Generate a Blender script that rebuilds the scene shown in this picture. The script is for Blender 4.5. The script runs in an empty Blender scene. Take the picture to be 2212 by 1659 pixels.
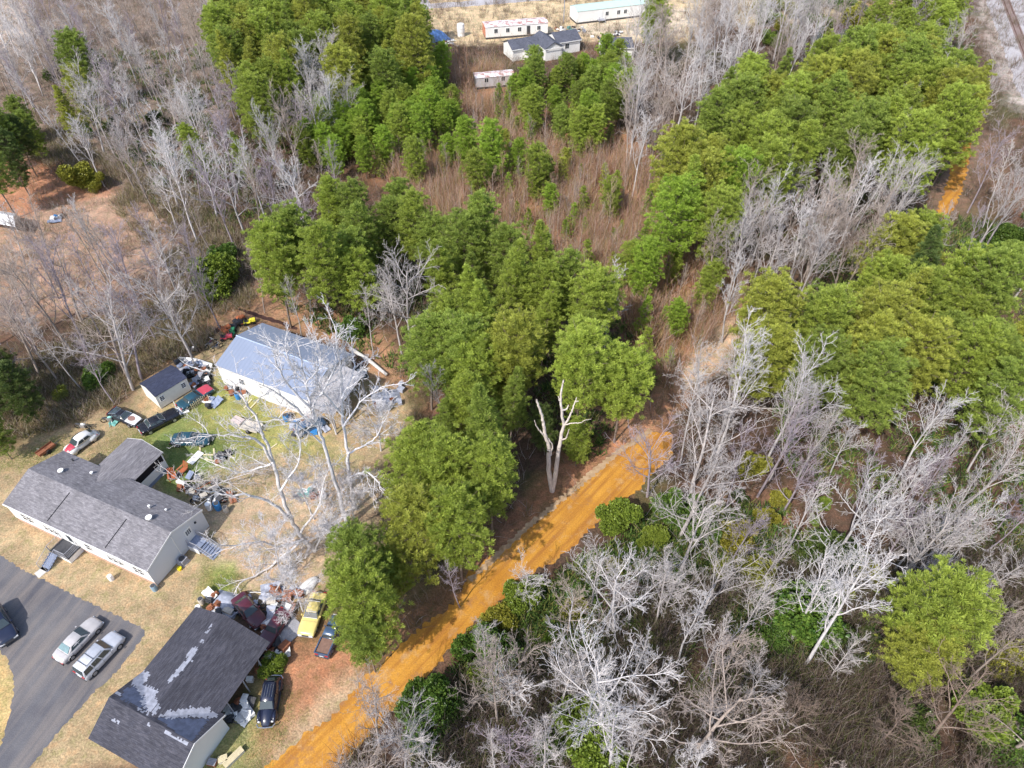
import bpy, math, random
import numpy as np
from mathutils import Vector, Matrix, noise as mnoise
R = math.radians
# ------------------------------------------------------------------ camera
CAM_H, PITCH, FOC = 69.0, R(45.0), 710.0
sc = bpy.context.scene
cam = bpy.data.cameras.new("camera"); cam_ob = bpy.data.objects.new("camera", cam)
sc.collection.objects.link(cam_ob); sc.camera = cam_ob
cam.sensor_fit = 'HORIZONTAL'; cam.sensor_width = 36.0; cam.lens = 36.0*FOC/1024.0
cam.clip_start = 0.5; cam.clip_end = 6000
cam_ob.location = (0, 0, CAM_H); cam_ob.rotation_euler = (R(90)-PITCH, 0, 0)
# ------------------------------------------------------------------ world and sun
SUN_EL, SHADOW_DIR = R(47.0), R(38.0)       # shadows fall 38 degrees right of straight ahead
sx, sy = math.sin(SHADOW_DIR), math.cos(SHADOW_DIR)
w = bpy.data.worlds.new("World"); sc.world = w; w.use_nodes = True
nt = w.node_tree; bg = nt.nodes["Background"]
sky = nt.nodes.new("ShaderNodeTexSky"); sky.sky_type = 'NISHITA'; sky.sun_disc = False
sky.sun_elevation = SUN_EL; sky.sun_rotation = math.atan2(-sx, -sy); sky.air_density = 1.0; sky.dust_density = 1.5
nt.links.new(sky.outputs[0], bg.inputs[0]); bg.inputs[1].default_value = 0.15
sl = bpy.data.lights.new("sun", 'SUN'); sl.energy = 2.9; sl.angle = R(0.53); sl.color = (1.0, 0.955, 0.89)
so = bpy.data.objects.new("sun", sl); sc.collection.objects.link(so)
sd = Vector((sx*math.cos(SUN_EL), sy*math.cos(SUN_EL), -math.sin(SUN_EL)))
so.rotation_euler = sd.to_track_quat('-Z', 'Y').to_euler(); so.location = (-60, -60, 120)
sc.view_settings.view_transform = 'Standard'; sc.view_settings.look = 'None'
sc.view_settings.exposure = 0.80; sc.view_settings.gamma = 1.0
sc.cycles.max_bounces = 5; sc.cycles.diffuse_bounces = 3; sc.cycles.transparent_max_bounces = 6
# ------------------------------------------------------------------ survey: photo pixel -> point at height z
def P(u, v, z=0.0):
    a = (u-512)/FOC; b = (384-v)/FOC
    dy = math.cos(PITCH)+b*math.sin(PITCH); dz = -math.sin(PITCH)+b*math.cos(PITCH)
    t = (z-CAM_H)/dz
    return Vector((a*t, dy*t, z))
def D(x, y, z=0.0): return P(x/2.16015625, y/2.16015625, z)
def W(u, v, yp):                               # on the upright plane y = yp
    a = (u-512)/FOC; b = (384-v)/FOC
    dy = math.cos(PITCH)+b*math.sin(PITCH); dz = -math.sin(PITCH)+b*math.cos(PITCH)
    t = yp/dy
    return Vector((a*t, yp, CAM_H+dz*t))
def crop(X0, Y0):
    def f(x, y, z=0.0): return P((X0+x/2.765)/3, (Y0+y/2.765)/3, z)
    return f
C1, C2, C3, C4, C5, C6, C7 = crop(0,1200), crop(0,1704), crop(500,1704), crop(300,900), crop(0,600), crop(1150,0), crop(1450,1000)
def to_disp(x, y, z=0.0):
    zz = z-CAM_H; d = y*math.cos(PITCH)-zz*math.sin(PITCH); up = y*math.sin(PITCH)+zz*math.cos(PITCH)
    return (512+FOC*x/d)*2.16015625, (384-FOC*up/d)*2.16015625
def inpoly(x, y, poly):
    c = False; j = len(poly)-1
    for i in range(len(poly)):
        xi, yi = poly[i]; xj, yj = poly[j]
        if (yi > y) != (yj > y) and x < (xj-xi)*(y-yi)/(yj-yi)+xi: c = not c
        j = i
    return c
# ------------------------------------------------------------------ objects
COL = sc.collection
def tag(o, label=None, cat=None, group=None, kind=None):
    if label: o["label"] = label
    if cat: o["category"] = cat
    if group: o["group"] = group
    if kind: o["kind"] = kind
    return o
def empty(name, loc, rz=0.0, label=None, cat=None, group=None, scale=None):
    o = bpy.data.objects.new(name, None); COL.objects.link(o)
    o.location = loc; o.rotation_euler = (0, 0, rz); o.empty_display_size = 0.3
    if scale: o.scale = scale
    return tag(o, label, cat, group)
def link(name, me, parent=None, loc=None):
    o = bpy.data.objects.new(name, me); COL.objects.link(o)
    if parent: o.parent = parent
    if loc is not None: o.location = loc
    return o
class MB:
    def __init__(s): s.v = []; s.f = []; s.uv = {}
    def face(s, pts, uv=None):
        i = len(s.v); s.v += [tuple(p) for p in pts]; s.f.append(tuple(range(i, i+len(pts))))
        if uv: s.uv[len(s.f)-1] = uv
    def box(s, x0, x1, y0, y1, z0, z1, m=None):
        c = [(x0,y0,z0),(x1,y0,z0),(x1,y1,z0),(x0,y1,z0),(x0,y0,z1),(x1,y0,z1),(x1,y1,z1),(x0,y1,z1)]
        if m is not None: c = [tuple(m @ Vector(p)) for p in c]
        i = len(s.v); s.v += c
        s.f += [(i+3,i+2,i+1,i),(i+4,i+5,i+6,i+7),(i,i+1,i+5,i+4),(i+1,i+2,i+6,i+5),(i+2,i+3,i+7,i+6),(i+3,i,i+4,i+7)]
        return s
    def prism(s, poly, z0, z1):
        n = len(poly); i = len(s.v)
        s.v += [(p[0],p[1],z0) for p in poly]+[(p[0],p[1],z1) for p in poly]
        s.f.append(tuple(range(i+n, i+2*n))); s.f.append(tuple(range(i+n-1, i-1, -1)))
        for k in range(n):
            l = (k+1) % n; s.f.append((i+k, i+l, i+n+l, i+n+k))
        return s
    def tube(s, pts, rad, n=8, cap=True):
        pts = [Vector(p) for p in pts]
        if not isinstance(rad, (list, tuple)): rad = [rad]*len(pts)
        i0 = len(s.v)
        for k, p in enumerate(pts):
            d = (pts[min(k+1, len(pts)-1)]-pts[max(k-1, 0)]).normalized()
            a = d.cross(Vector((0,0,1)) if abs(d.z) < 0.9 else Vector((1,0,0))).normalized(); b = d.cross(a)
            for j in range(n):
                t = 2*math.pi*j/n; q = p+(a*math.cos(t)+b*math.sin(t))*rad[k]; s.v.append(tuple(q))
        for k in range(len(pts)-1):
            for j in range(n):
                l = (j+1) % n; a0 = i0+k*n
                s.f.append((a0+j, a0+l, a0+n+l, a0+n+j))
        if cap:
            s.f.append(tuple(i0+j for j in range(n))[::-1]); s.f.append(tuple(i0+(len(pts)-1)*n+j for j in range(n)))
        return s
    def cyl(s, x, y, z0, z1, r, n=14): return s.tube([(x,y,z0),(x,y,z1)], r, n)
    def ell(s, c, r, nu=10, nv=6, m=None):
        i0 = len(s.v)
        for a in range(nv+1):
            th = math.pi*a/nv
            for b in range(nu):
                ph = 2*math.pi*b/nu
                q = Vector((c[0]+r[0]*math.sin(th)*math.cos(ph), c[1]+r[1]*math.sin(th)*math.sin(ph), c[2]+r[2]*math.cos(th)))
                s.v.append(tuple(m @ q) if m is not None else tuple(q))
        for a in range(nv):
            for b in range(nu):
                l = (b+1) % nu; s.f.append((i0+a*nu+b, i0+(a+1)*nu+b, i0+(a+1)*nu+l, i0+a*nu+l))
        return s
    def mesh(s, name, mat, smooth=False):
        me = bpy.data.meshes.new(name); me.from_pydata(s.v, [], s.f)
        if s.uv:
            uvl = me.uv_layers.new(name="uv")
            for fi, uv in s.uv.items():
                pl = me.polygons[fi]
                for k, li in enumerate(pl.loop_indices): uvl.data[li].uv = uv[k]
        if mat: me.materials.append(mat)
        if smooth: me.polygons.foreach_set("use_smooth", [True]*len(me.polygons))
        me.update(); return me
    def build(s, name, mat, parent=None, smooth=False, loc=None):
        return link(name, s.mesh(name, mat, smooth), parent, loc)
def fast_mesh(name, V, F, mat, attr=None, smooth=False):
    me = bpy.data.meshes.new(name); V = np.asarray(V, dtype=np.float32); F = np.asarray(F, dtype=np.int32)
    k = F.shape[1]
    me.vertices.add(len(V)); me.vertices.foreach_set("co", V.ravel())
    me.loops.add(F.size); me.loops.foreach_set("vertex_index", F.ravel())
    me.polygons.add(len(F)); me.polygons.foreach_set("loop_start", np.arange(0, F.size, k, dtype=np.int32))
    me.update(calc_edges=True)
    if attr is not None:
        for an, arr in attr.items():
            arr = np.asarray(arr, dtype=np.float32)
            if arr.ndim == 2:
                a = me.attributes.new(an, 'FLOAT_COLOR', 'POINT'); a.data.foreach_set("color", arr.ravel())
            else:
                a = me.attributes.new(an, 'FLOAT', 'POINT'); a.data.foreach_set("value", arr)
    if mat: me.materials.append(mat)
    if smooth: me.polygons.foreach_set("use_smooth", np.ones(len(F), dtype=bool))
    return me
# ------------------------------------------------------------------ materials
class N:
    def __init__(s, name):
        s.m = bpy.data.materials.new(name); s.m.use_nodes = True; s.t = s.m.node_tree
        s.b = s.t.nodes["Principled BSDF"]; s.o = s.t.nodes["Material Output"]
    def n(s, typ, **kw):
        x = s.t.nodes.new(typ)
        for k, v in kw.items(): setattr(x, k, v)
        return x
    def l(s, a, b): s.t.links.new(a, b)
    def noise(s, scale, detail=4, vec=None, rough=0.6):
        x = s.n("ShaderNodeTexNoise"); x.inputs["Scale"].default_value = scale; x.inputs["Detail"].default_value = detail
        x.inputs["Roughness"].default_value = rough
        if vec is not None: s.l(vec, x.inputs["Vector"])
        return x.outputs["Fac"]
    def ramp(s, fac, stops):
        x = s.n("ShaderNodeValToRGB"); cr = x.color_ramp
        while len(cr.elements) < len(stops): cr.elements.new(0.5)
        for e, (p, c) in zip(cr.elements, stops): e.position = p; e.color = (c[0], c[1], c[2], 1) if not isinstance(c, (int, float)) else (c, c, c, 1)
        s.l(fac, x.inputs[0]); return x.outputs[0]
    def mix(s, fac, a, b, mode='MIX'):
        x = s.n("ShaderNodeMix", data_type='RGBA', blend_type=mode)
        for sock, val in ((x.inputs[0], fac), (x.inputs[6], a), (x.inputs[7], b)):
            if isinstance(val, (int, float)): sock.default_value = val
            elif isinstance(val, tuple): sock.default_value = (*val[:3], 1)
            else: s.l(val, sock)
        return x.outputs[2]
    def math(s, op, a, b=0.0):
        x = s.n("ShaderNodeMath", operation=op)
        for sock, val in ((x.inputs[0], a), (x.inputs[1], b)):
            if isinstance(val, (int, float)): sock.default_value = val
            else: s.l(val, sock)
        return x.outputs[0]
    def coord(s, which="Object"): return s.n("ShaderNodeTexCoord").outputs[which]
    def mapping(s, vec, scale=(1,1,1), rot=(0,0,0)):
        x = s.n("ShaderNodeMapping"); x.inputs["Scale"].default_value = scale; x.inputs["Rotation"].default_value = rot
        s.l(vec, x.inputs["Vector"]); return x.outputs[0]
    def bump(s, h, strength=0.3, dist=0.05):
        x = s.n("ShaderNodeBump"); x.inputs["Strength"].default_value = strength; x.inputs["Distance"].default_value = dist
        s.l(h, x.inputs["Height"]); s.l(x.outputs[0], s.b.inputs["Normal"])
    def base(s, c, rough=0.8, spec=0.3, metal=0.0):
        if isinstance(c, tuple): s.b.inputs["Base Color"].default_value = (*c[:3], 1)
        else: s.l(c, s.b.inputs["Base Color"])
        s.b.inputs["Roughness"].default_value = rough; s.b.inputs["Specular IOR Level"].default_value = spec
        s.b.inputs["Metallic"].default_value = metal
        return s.m
_plain = {}
def plain(name, c, rough=0.7, spec=0.3, metal=0.0, var=0.18, sc_=3.0):
    if name in _plain: return _plain[name]
    k = N(name); f = k.noise(sc_, 5, k.coord())
    lo = tuple(x*(1-var) for x in c); hi = tuple(min(1, x*(1+var)) for x in c)
    m = k.base(k.ramp(f, [(0.3, lo), (0.7, hi)]), rough, spec, metal); _plain[name] = m; return m
def foliage(name, trans=0.25, rough=0.55):
    k = N(name)
    oi = k.n("ShaderNodeObjectInfo").outputs["Color"]
    at = k.n("ShaderNodeAttribute", attribute_name="var").outputs["Fac"]
    br = k.ramp(at, [(0.0, 0.62), (0.5, 1.0), (1.0, 1.5)])
    c = k.mix(1.0, oi, br, 'MULTIPLY')
    hue = k.mix(k.math('MULTIPLY', at, 0.3), c, (0.30, 0.27, 0.05))
    k.base(hue, rough, 0.35)
    tr = k.n("ShaderNodeBsdfTranslucent"); k.l(hue, tr.inputs[0])
    mx = k.n("ShaderNodeMixShader"); mx.inputs[0].default_value = trans
    k.l(k.b.outputs[0], mx.inputs[1]); k.l(tr.outputs[0], mx.inputs[2]); k.l(mx.outputs[0], k.o.inputs[0])
    return k.m
def bark(name):
    k = N(name); oi = k.n("ShaderNodeObjectInfo").outputs["Color"]
    f = k.noise(2.5, 4, k.mapping(k.coord(), (3, 3, 0.7)))
    c = k.mix(1.0, oi, k.ramp(f, [(0.3, 0.68), (0.7, 1.2)]), 'MULTIPLY')
    return k.base(c, 0.85, 0.2)
M_NEEDLE = foliage("pine needles", 0.34)
M_LEAF = foliage("broad leaves", 0.15, 0.35)
M_BARK = bark("bark")
# ------------------------------------------------------------------ ground
def vnoise(x, y, cell, seed):
    rs = np.random.RandomState(seed); G = rs.rand(256, 256)
    xs = x/cell; ys = y/cell; xi = np.floor(xs).astype(int); yi = np.floor(ys).astype(int)
    fx = xs-xi; fy = ys-yi; fx = fx*fx*(3-2*fx); fy = fy*fy*(3-2*fy)
    g = lambda a, b: G[(xi+a) % 256, (yi+b) % 256]
    return (g(0,0)*(1-fx)+g(1,0)*fx)*(1-fy)+(g(0,1)*(1-fx)+g(1,1)*fx)*fy
def np_inpoly(X, Y, poly):
    c = np.zeros(X.shape, bool); j = len(poly)-1
    for i in range(len(poly)):
        xi, yi = poly[i]; xj, yj = poly[j]
        if yi != yj: c ^= ((yi > Y) != (yj > Y)) & (X < (xj-xi)*(Y-yi)/(yj-yi)+xi)
        j = i
    return c
FLOOR = (0.095, 0.062, 0.045)
ZONES = [  # photo outline (2212 px wide), colour, edge raggedness in metres
 ([(-300,-200),(500,-200),(560,120),(480,330),(300,420),(120,340),(-300,250)], (0.22,0.165,0.13), 5),
 ([(-300,-200),(95,-200),(70,60),(40,110),(-300,200)], (0.50,0.41,0.35), 3),
 ([(-300,360),(60,345),(130,335),(250,420),(340,460),(380,520),(330,600),(220,680),(40,700),(-300,720)], (0.37,0.245,0.175), 3),
 ([(-300,380),(110,340),(220,350),(240,420),(110,440),(60,470),(-300,480)], (0.40,0.20,0.12), 2),
 ([(240,700),(480,560),(560,640),(500,700),(330,830),(140,900),(-50,960),(-50,850),(120,810)], (0.24,0.16,0.105), 4),
 ([(470,650),(560,620),(740,660),(900,800),(860,880),(740,740),(540,690),(430,800),(330,860),(300,820)], (0.36,0.21,0.125), 2),
 ([(-60,1010),(140,920),(260,880),(300,830),(480,700),(560,720),(880,840),(900,960),(820,1000),(800,1200),(720,1320),(500,1310),(430,1380),(260,1659),(60,1659),(-60,1400)], (0.36,0.27,0.16), 1.5),
 ([(270,960),(420,860),(500,800),(600,900),(560,1000),(480,1060),(380,1080),(330,1010)], (0.20,0.225,0.075), 2),
 ([(480,800),(620,920),(760,980),(760,1040),(560,1020),(440,930)], (0.33,0.31,0.11), 3),
 ([(350,930),(480,930),(500,1000),(400,1060),(350,1060)], (0.155,0.20,0.065), 1.5),
 ([(560,1000),(760,980),(830,1100),(760,1250),(640,1290),(480,1260),(440,1180),(470,1050)], (0.40,0.30,0.20), 3),
 ([(450,1210),(520,1230),(500,1300),(440,1290)], (0.26,0.31,0.08), 1.5),
 ([(100,1290),(320,1350),(420,1300),(440,1360),(250,1600),(60,1750),(0,1750),(190,1500),(310,1370)], (0.35,0.26,0.15), 1),
 ([(-60,1380),(20,1430),(40,1500),(0,1640),(-60,1640)], (0.45,0.33,0.15), 1),
 ([(440,1620),(600,1450),(660,1520),(600,1640),(540,1720),(400,1720)], (0.30,0.28,0.13), 2),
 ([(590,1420),(700,1360),(860,1360),(1010,1230),(1060,1160),(1230,1000),(1400,860),(1430,900),(1300,1010),(1100,1180),(960,1330),(800,1440),(650,1600),(560,1700),(600,1530)], (0.36,0.18,0.10), 2),
 ([(560,1700),(640,1560),(760,1450),(800,1440),(780,1500),(640,1640),(600,1720)], (0.42,0.30,0.19), 1.5),
 ([(1300,1000),(1400,860),(1480,760),(1580,640),(1650,650),(1600,720),(1480,850),(1420,930)], (0.44,0.24,0.14), 2),
 ([(1450,820),(1560,650),(1600,640),(1590,740),(1490,860)], (0.56,0.42,0.29), 2),
 ([(960,130),(1130,170),(1290,250),(1420,330),(1430,500),(1590,560),(1600,640),(1420,820),(1380,700),(1200,560),(1080,450),(860,390),(780,380),(800,280),(980,280)], (0.30,0.16,0.09), 5),
 ([(900,-60),(1540,-60),(1500,90),(1180,90),(960,100),(930,60)], (0.56,0.43,0.27), 3),
 ([(1240,20),(1500,20),(1480,80),(1240,75)], (0.58,0.48,0.36), 2),
 ([(1540,-60),(2000,-60),(1960,30),(1600,60)], (0.40,0.33,0.22), 5),
 ([(1880,-30),(1950,-30),(1945,25),(1880,30)], (0.62,0.36,0.13), 3),
 ([(2100,-80),(2300,-80),(2300,300),(2190,210),(2150,100)], (0.50,0.43,0.39), 4),
 ([(1980,440),(2100,280),(2200,300),(2080,480)], (0.20,0.13,0.09), 3),
]
def build_ground():
    fx = np.arange(-190, 200.1, 0.5); fy = np.arange(10, 290.1, 0.5)
    xs = np.concatenate([[-3000,-1200,-500,-280], fx, [280,500,1200,3000]]); ys = np.concatenate([[-800,-200,-40], fy, [340,500,1200,3500]])
    X, Y = np.meshgrid(xs, ys)
    wx = (vnoise(X+500, Y+500, 4, 1)-.5)+(vnoise(X+500, Y+500, 1.3, 2)-.5)*.5
    wy = (vnoise(X+500, Y+500, 4, 3)-.5)+(vnoise(X+500, Y+500, 1.3, 4)-.5)*.5
    Cc = np.empty(X.shape+(3,)); Cc[:] = FLOOR
    pat = vnoise(X+500, Y+500, 9, 7)*.6+vnoise(X+500, Y+500, 3, 8)*.4
    red = np.array((0.20, 0.11, 0.07)); grn = np.array((0.08, 0.085, 0.035)); Cc += (red-Cc)*np.clip((pat-.5)*3, 0, 1)[..., None]
    pg = vnoise(X+500, Y+500, 6, 17); Cc += (grn-Cc)*(np.clip((pg-.62)*5, 0, 1)*.7)[..., None]
    soft = np.clip(Y, 15, 400)
    for poly, col, amp in ZONES:
        acc = np.zeros(X.shape)
        for ox, oy in ((0,0),(.5,.2),(-.4,.5),(.1,-.6),(.8,-.5),(-.8,-.1)):
            xx = X+(wx+ox)*amp; yy = np.maximum(Y+(wy+oy)*amp, 6)
            d = yy*math.cos(PITCH)+CAM_H*math.sin(PITCH); up = yy*math.sin(PITCH)-CAM_H*math.cos(PITCH)
            acc += np_inpoly((512+FOC*xx/d)*2.16, (384-FOC*up/d)*2.16, poly)
        Cc += (np.array(col)-Cc)*(acc/6)[..., None]
    A = np.ones(X.shape+(4,)); A[..., :3] = Cc
    ny, nx = X.shape; Z = np.zeros(X.shape)
    V = np.stack([X, Y, Z], -1).reshape(-1, 3)
    idx = np.arange(nx*ny).reshape(ny, nx)
    F = np.stack([idx[:-1,:-1], idx[:-1,1:], idx[1:,1:], idx[1:,:-1]], -1).reshape(-1, 4)
    k = N("leaf litter and grass"); col = k.n("ShaderNodeAttribute", attribute_name="soil").outputs["Color"]
    co = k.coord()
    a = k.ramp(k.noise(0.35, 6, co), [(0.3, 0.72), (0.7, 1.28)])
    c = k.mix(1.0, col, a, 'MULTIPLY')
    v = k.n("ShaderNodeTexVoronoi"); v.inputs["Scale"].default_value = 9.0; k.l(co, v.inputs["Vector"])
    sep = k.n("ShaderNodeSeparateColor"); k.l(v.outputs["Color"], sep.inputs[0])
    c = k.mix(1.0, c, k.ramp(sep.outputs[0], [(0.0, 0.84), (0.5, 1.0), (1.0, 1.16)]), 'MULTIPLY')
    c = k.mix(1.0, c, k.ramp(k.noise(.9, 6, co, .7), [(0.38, (.78,.86,.72)), (0.5, (1,1,1)), (0.64, (1.22,1.08,1.0))]), 'MULTIPLY')
    fine = k.ramp(k.noise(5.0, 5, co, 0.75), [(0.35, 0.72), (0.65, 1.28)])
    c = k.mix(1.0, c, fine, 'MULTIPLY')
    k.base(c, 0.95, 0.1); k.bump(k.noise(4.0, 5, co), 0.6, 0.15)
    g = link("ground", fast_mesh("ground", V, F, k.m, {"soil": A.reshape(-1, 4)}))
    tag(g, kind="structure")
build_ground()
def sheet(name, pts, z, mat, jag=0.0, step=0.6, seed=0, kind="structure"):
    rnd = random.Random(seed); out = []
    n = len(pts)
    for i in range(n):
        a = Vector(pts[i][:2]); b = Vector(pts[(i+1) % n][:2]); m = max(1, int((b-a).length/step)) if jag else 1
        nn = (b-a).normalized(); nn = Vector((-nn.y, nn.x))
        for k in range(m): out.append(a.lerp(b, k/m)+nn*(rnd.uniform(-jag, jag)))
    import mathutils
    tris = mathutils.geometry.tessellate_polygon([[Vector((p.x, p.y, 0)) for p in out]])
    me = bpy.data.meshes.new(name); me.from_pydata([(p.x, p.y, z) for p in out], [], [tuple(t) for t in tris]); me.materials.append(mat)
    import bmesh
    bm = bmesh.new(); bm.from_mesh(me); bmesh.ops.recalc_face_normals(bm, faces=bm.faces)
    if bm.faces[:] and bm.faces[:][0].normal.z < 0: bmesh.ops.reverse_faces(bm, faces=bm.faces)
    bm.to_mesh(me); bm.free()
    o = link(name, me); tag(o, kind=kind); return o
# asphalt driveway
k = N("worn asphalt"); co = k.coord()
c = k.ramp(k.noise(0.25, 6, co), [(0.3, (0.085,0.083,0.095)), (0.7, (0.15,0.145,0.15))])
st = k.ramp(k.noise(0.5, 5, k.mapping(k.mapping(co, (1,1,1), (0, 0, R(-72))), (0.12, 1.6, 1))), [(0.42, (0.0,0.0,0.0)), (0.66, (0.8,0.8,0.8))])
c = k.mix(st, c, (0.21, 0.18, 0.16)); c = k.mix(1.0, c, k.ramp(k.noise(14, 3, co), [(0.3, 0.75), (0.7, 1.3)]), 'MULTIPLY')
M_ASPH = k.base(c, 0.9, 0.25)
d2 = lambda pts, f, z=0: [f(*p, z) for p in pts]
drive = [(-80, 52.5)] + d2([(0,1290),(230,1430),(380,1500),(700,1660)], C1) + d2([(1190,500),(1190,560),(1000,830),(800,1010),(420,1430),(300,1600)], C2) + [(-47.0, 14), (-70, 14)] + d2([(-300,1560),(0,1500),(70,1250),(112,1050),(110,900),(60,760),(0,690),(-300,560)], C2) + [(-80, 36)]
sheet("driveway", drive, 0.008, M_ASPH, 0.14, 0.25, 3)
# orange clay road
k = N("orange clay"); co = k.coord()
c = k.ramp(k.noise(0.22, 6, co), [(0.3, (0.42,0.185,0.028)), (0.7, (0.60,0.305,0.055))])
rut = k.noise(0.6, 4, k.mapping(k.mapping(co, (1,1,1), (0, 0, R(-49))), (0.10, 2.2, 1)))
c = k.mix(k.ramp(rut, [(0.42, 0.0), (0.62, 0.85)]), c, (0.34, 0.145, 0.035))
c = k.mix(k.ramp(k.noise(0.5, 6, co, 0.7), [(0.54, 0.0), (0.72, 0.75)]), c, (0.50, 0.33, 0.17))
c = k.mix(1.0, c, k.ramp(k.noise(7, 5, co, .75), [(0.3, 0.7), (0.7, 1.25)]), 'MULTIPLY')
c = k.mix(k.ramp(k.noise(.35, 6, k.mapping(co, (1,1,1), (0,0,1.1)), .75), [(0.56, 0.0), (0.66, 0.8)]), c, (0.30, 0.15, 0.07))
M_CLAY = k.base(c, 0.95, 0.1); k.bump(rut, 0.5, 0.12)
rl = [(520,1720),(575,1659),(650,1592),(720,1545),(800,1452),(860,1398),(920,1345),(985,1300),(1015,1235),(1080,1188),(1130,1150),(1180,1110),(1250,1050),(1330,985),(1400,935),(1450,935)]
rr = [(1450,985),(1400,1030),(1385,1055),(1350,1085),(1292,1130),(1240,1177),(1208,1205),(1156,1235),(1100,1280),(1050,1325),(985,1378),(955,1425),(900,1480),(850,1535),(790,1595),(735,1659),(690,1720)]
sheet("dirt_road", [D(*p) for p in rl+rr], 0.010, M_CLAY, 0.3, 0.35, 5)
sheet("dirt_road", [D(*p) for p in ((2020,470),(2045,400),(2058,340),(2070,310),(2072,230),(2098,230),(2098,310),(2092,360),(2075,420),(2045,480))], 0.010, M_CLAY, 0.35, 0.7, 15)
# pale sandy verge along the road, and tyre ruts are in the clay material
k = N("sandy verge"); co = k.coord()
M_VERGE = k.base(k.ramp(k.noise(1.5, 6, co), [(0.3, (0.30,0.19,0.10)), (0.7, (0.50,0.36,0.23))]), 0.95, 0.1)
vl = [(1010,1250),(1130,1140),(1250,1040),(1330,972),(1405,925)]
sheet("road_verge", [D(x, y) for x, y in vl]+[D(x+7, y+9) for x, y in reversed(vl)], 0.016, M_VERGE, 0.22, 0.25, 6)
k = N("pale gravel"); co = k.coord()
M_GRAV = k.base(k.mix(1.0, k.ramp(k.noise(0.3, 6, co), [(0.3, (0.34,0.315,0.32)), (0.7, (0.50,0.475,0.48))]), k.ramp(k.noise(8, 4, co), [(0.3, 0.8), (0.7, 1.2)]), 'MULTIPLY'), 0.95, 0.1)
sheet("gravel_lane", [D(*p) for p in ((880,-14),(905,20),(1010,14),(1200,-2),(1390,-22),(1390,-36),(1180,-16),(1010,2),(930,8),(905,-22))], 0.008, M_GRAV, 0.3, 1.5, 7)
sheet("ballast", [D(*p) for p in ((2118,-40),(2150,60),(2175,130),(2195,190),(2270,310),(2400,310),(2300,-40))], 0.008, M_GRAV, 0.4, 1.5, 8)
M_ASPH2 = plain("old tar", (0.075,0.05,0.05), 0.9, 0.2)
# rail track with two rails and sleepers
rt = empty("rail_track", D(2172, 20), 0, "brown rail track on pale ballast at the top right corner", "rail track")
a0, a1 = D(2160, -30), D(2300, 330); dd = (a1-a0); Lr = dd.length; dd.normalize(); nn = Vector((-dd.y, dd.x, 0)); o0 = rt.location
m = MB()
for i in range(int(Lr/0.7)):
    p = a0+dd*i*0.7-o0; q = [p-nn*1.2-dd*.12, p+nn*1.2-dd*.12, p+nn*1.2+dd*.12, p-nn*1.2+dd*.12]
    m.prism([(v.x, v.y) for v in q], 0.012, 0.16)
m.build("sleepers", plain("rail sleeper wood", (0.24,0.18,0.17), 0.9), rt)
for s in (-.72, .72):
    m = MB(); q0 = a0+nn*s-o0; q1 = a1+nn*s-o0
    m.prism([((q0-nn*.05).x, (q0-nn*.05).y), ((q0+nn*.05).x, (q0+nn*.05).y), ((q1+nn*.05).x, (q1+nn*.05).y), ((q1-nn*.05).x, (q1-nn*.05).y)], 0.162, 0.3)
    m.build("rail", plain("rusty rail", (0.16,0.07,0.05), 0.6, 0.4, 0.3), rt)
# drainage ditch: flat dark brown strip on the ground
sheet("ditch", [C4(*p) for p in ((600,500),(700,450),(800,370),(900,290),(1000,205),(1020,225),(920,320),(820,400),(720,475),(620,520))], 0.007, plain("dark brown earth", (0.07,0.035,0.03), 0.95), 0.12, 0.5, 9)
sheet("ditch", [C4(*p) for p in ((1150,65),(1300,110),(1500,175),(1640,230),(1630,250),(1480,200),(1280,135),(1150,85))], 0.007, plain("dark brown earth", (0.07,0.035,0.03), 0.95), 0.12, 0.5, 10)
# ------------------------------------------------------------------ building materials
def shingles(name, c0, c1, rough=0.9):
    k = N(name); uv = k.coord("UV")
    s1 = k.noise(1.0, 3, k.mapping(uv, (1.1, 5.5, 1)), .6); s2 = k.noise(0.35, 5, uv); br = k.n("ShaderNodeTexBrick")
    br.inputs["Scale"].default_value = 1; br.inputs["Brick Width"].default_value = .33; br.inputs["Row Height"].default_value = .145; br.inputs["Mortar Size"].default_value = .006
    br.inputs["Color1"].default_value = (.82,.82,.82,1); br.inputs["Color2"].default_value = (1.18,1.18,1.18,1); br.inputs["Mortar"].default_value = (.45,.45,.45,1)
    k.l(uv, br.inputs["Vector"])
    c = k.ramp(s1, [(0.3, c0), (0.7, c1)]); c = k.mix(1.0, c, br.outputs["Color"], 'MULTIPLY')
    c = k.mix(1.0, c, k.ramp(s2, [(0.3, 0.78), (0.72, 1.2)]), 'MULTIPLY')
    k.base(c, rough, 0.25); k.bump(br.outputs["Color"], .3, .01); return k.m
def panelled(name, c, scale=1.0, axis=0, depth=.5, metal=0.0, rough=.5, dirt=(.5,.5,.5), damt=.25):
    k = N(name); uv = k.coord("UV"); w_ = k.n("ShaderNodeTexWave"); w_.inputs["Scale"].default_value = scale; w_.bands_direction = 'X' if axis == 0 else 'Y'
    k.l(uv, w_.inputs["Vector"]); c1 = k.mix(1.0, c, k.ramp(w_.outputs["Fac"], [(0.0, 1-.35*depth), (0.25, 1.0)]), 'MULTIPLY')
    c2 = k.mix(k.ramp(k.noise(.5, 6, uv, .7), [(.5, 0.0), (.8, damt)]), c1, dirt)
    k.base(c2, rough, .4, metal); k.bump(w_.outputs["Fac"], .4, .03); return k.m
M_SH = shingles("grey shingles", (.15,.142,.155), (.26,.245,.255))
M_SHD = shingles("dark shingles", (.040,.041,.055), (.085,.082,.098))
M_SHN = shingles("navy shingles", (.035,.042,.075), (.055,.063,.105))
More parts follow.
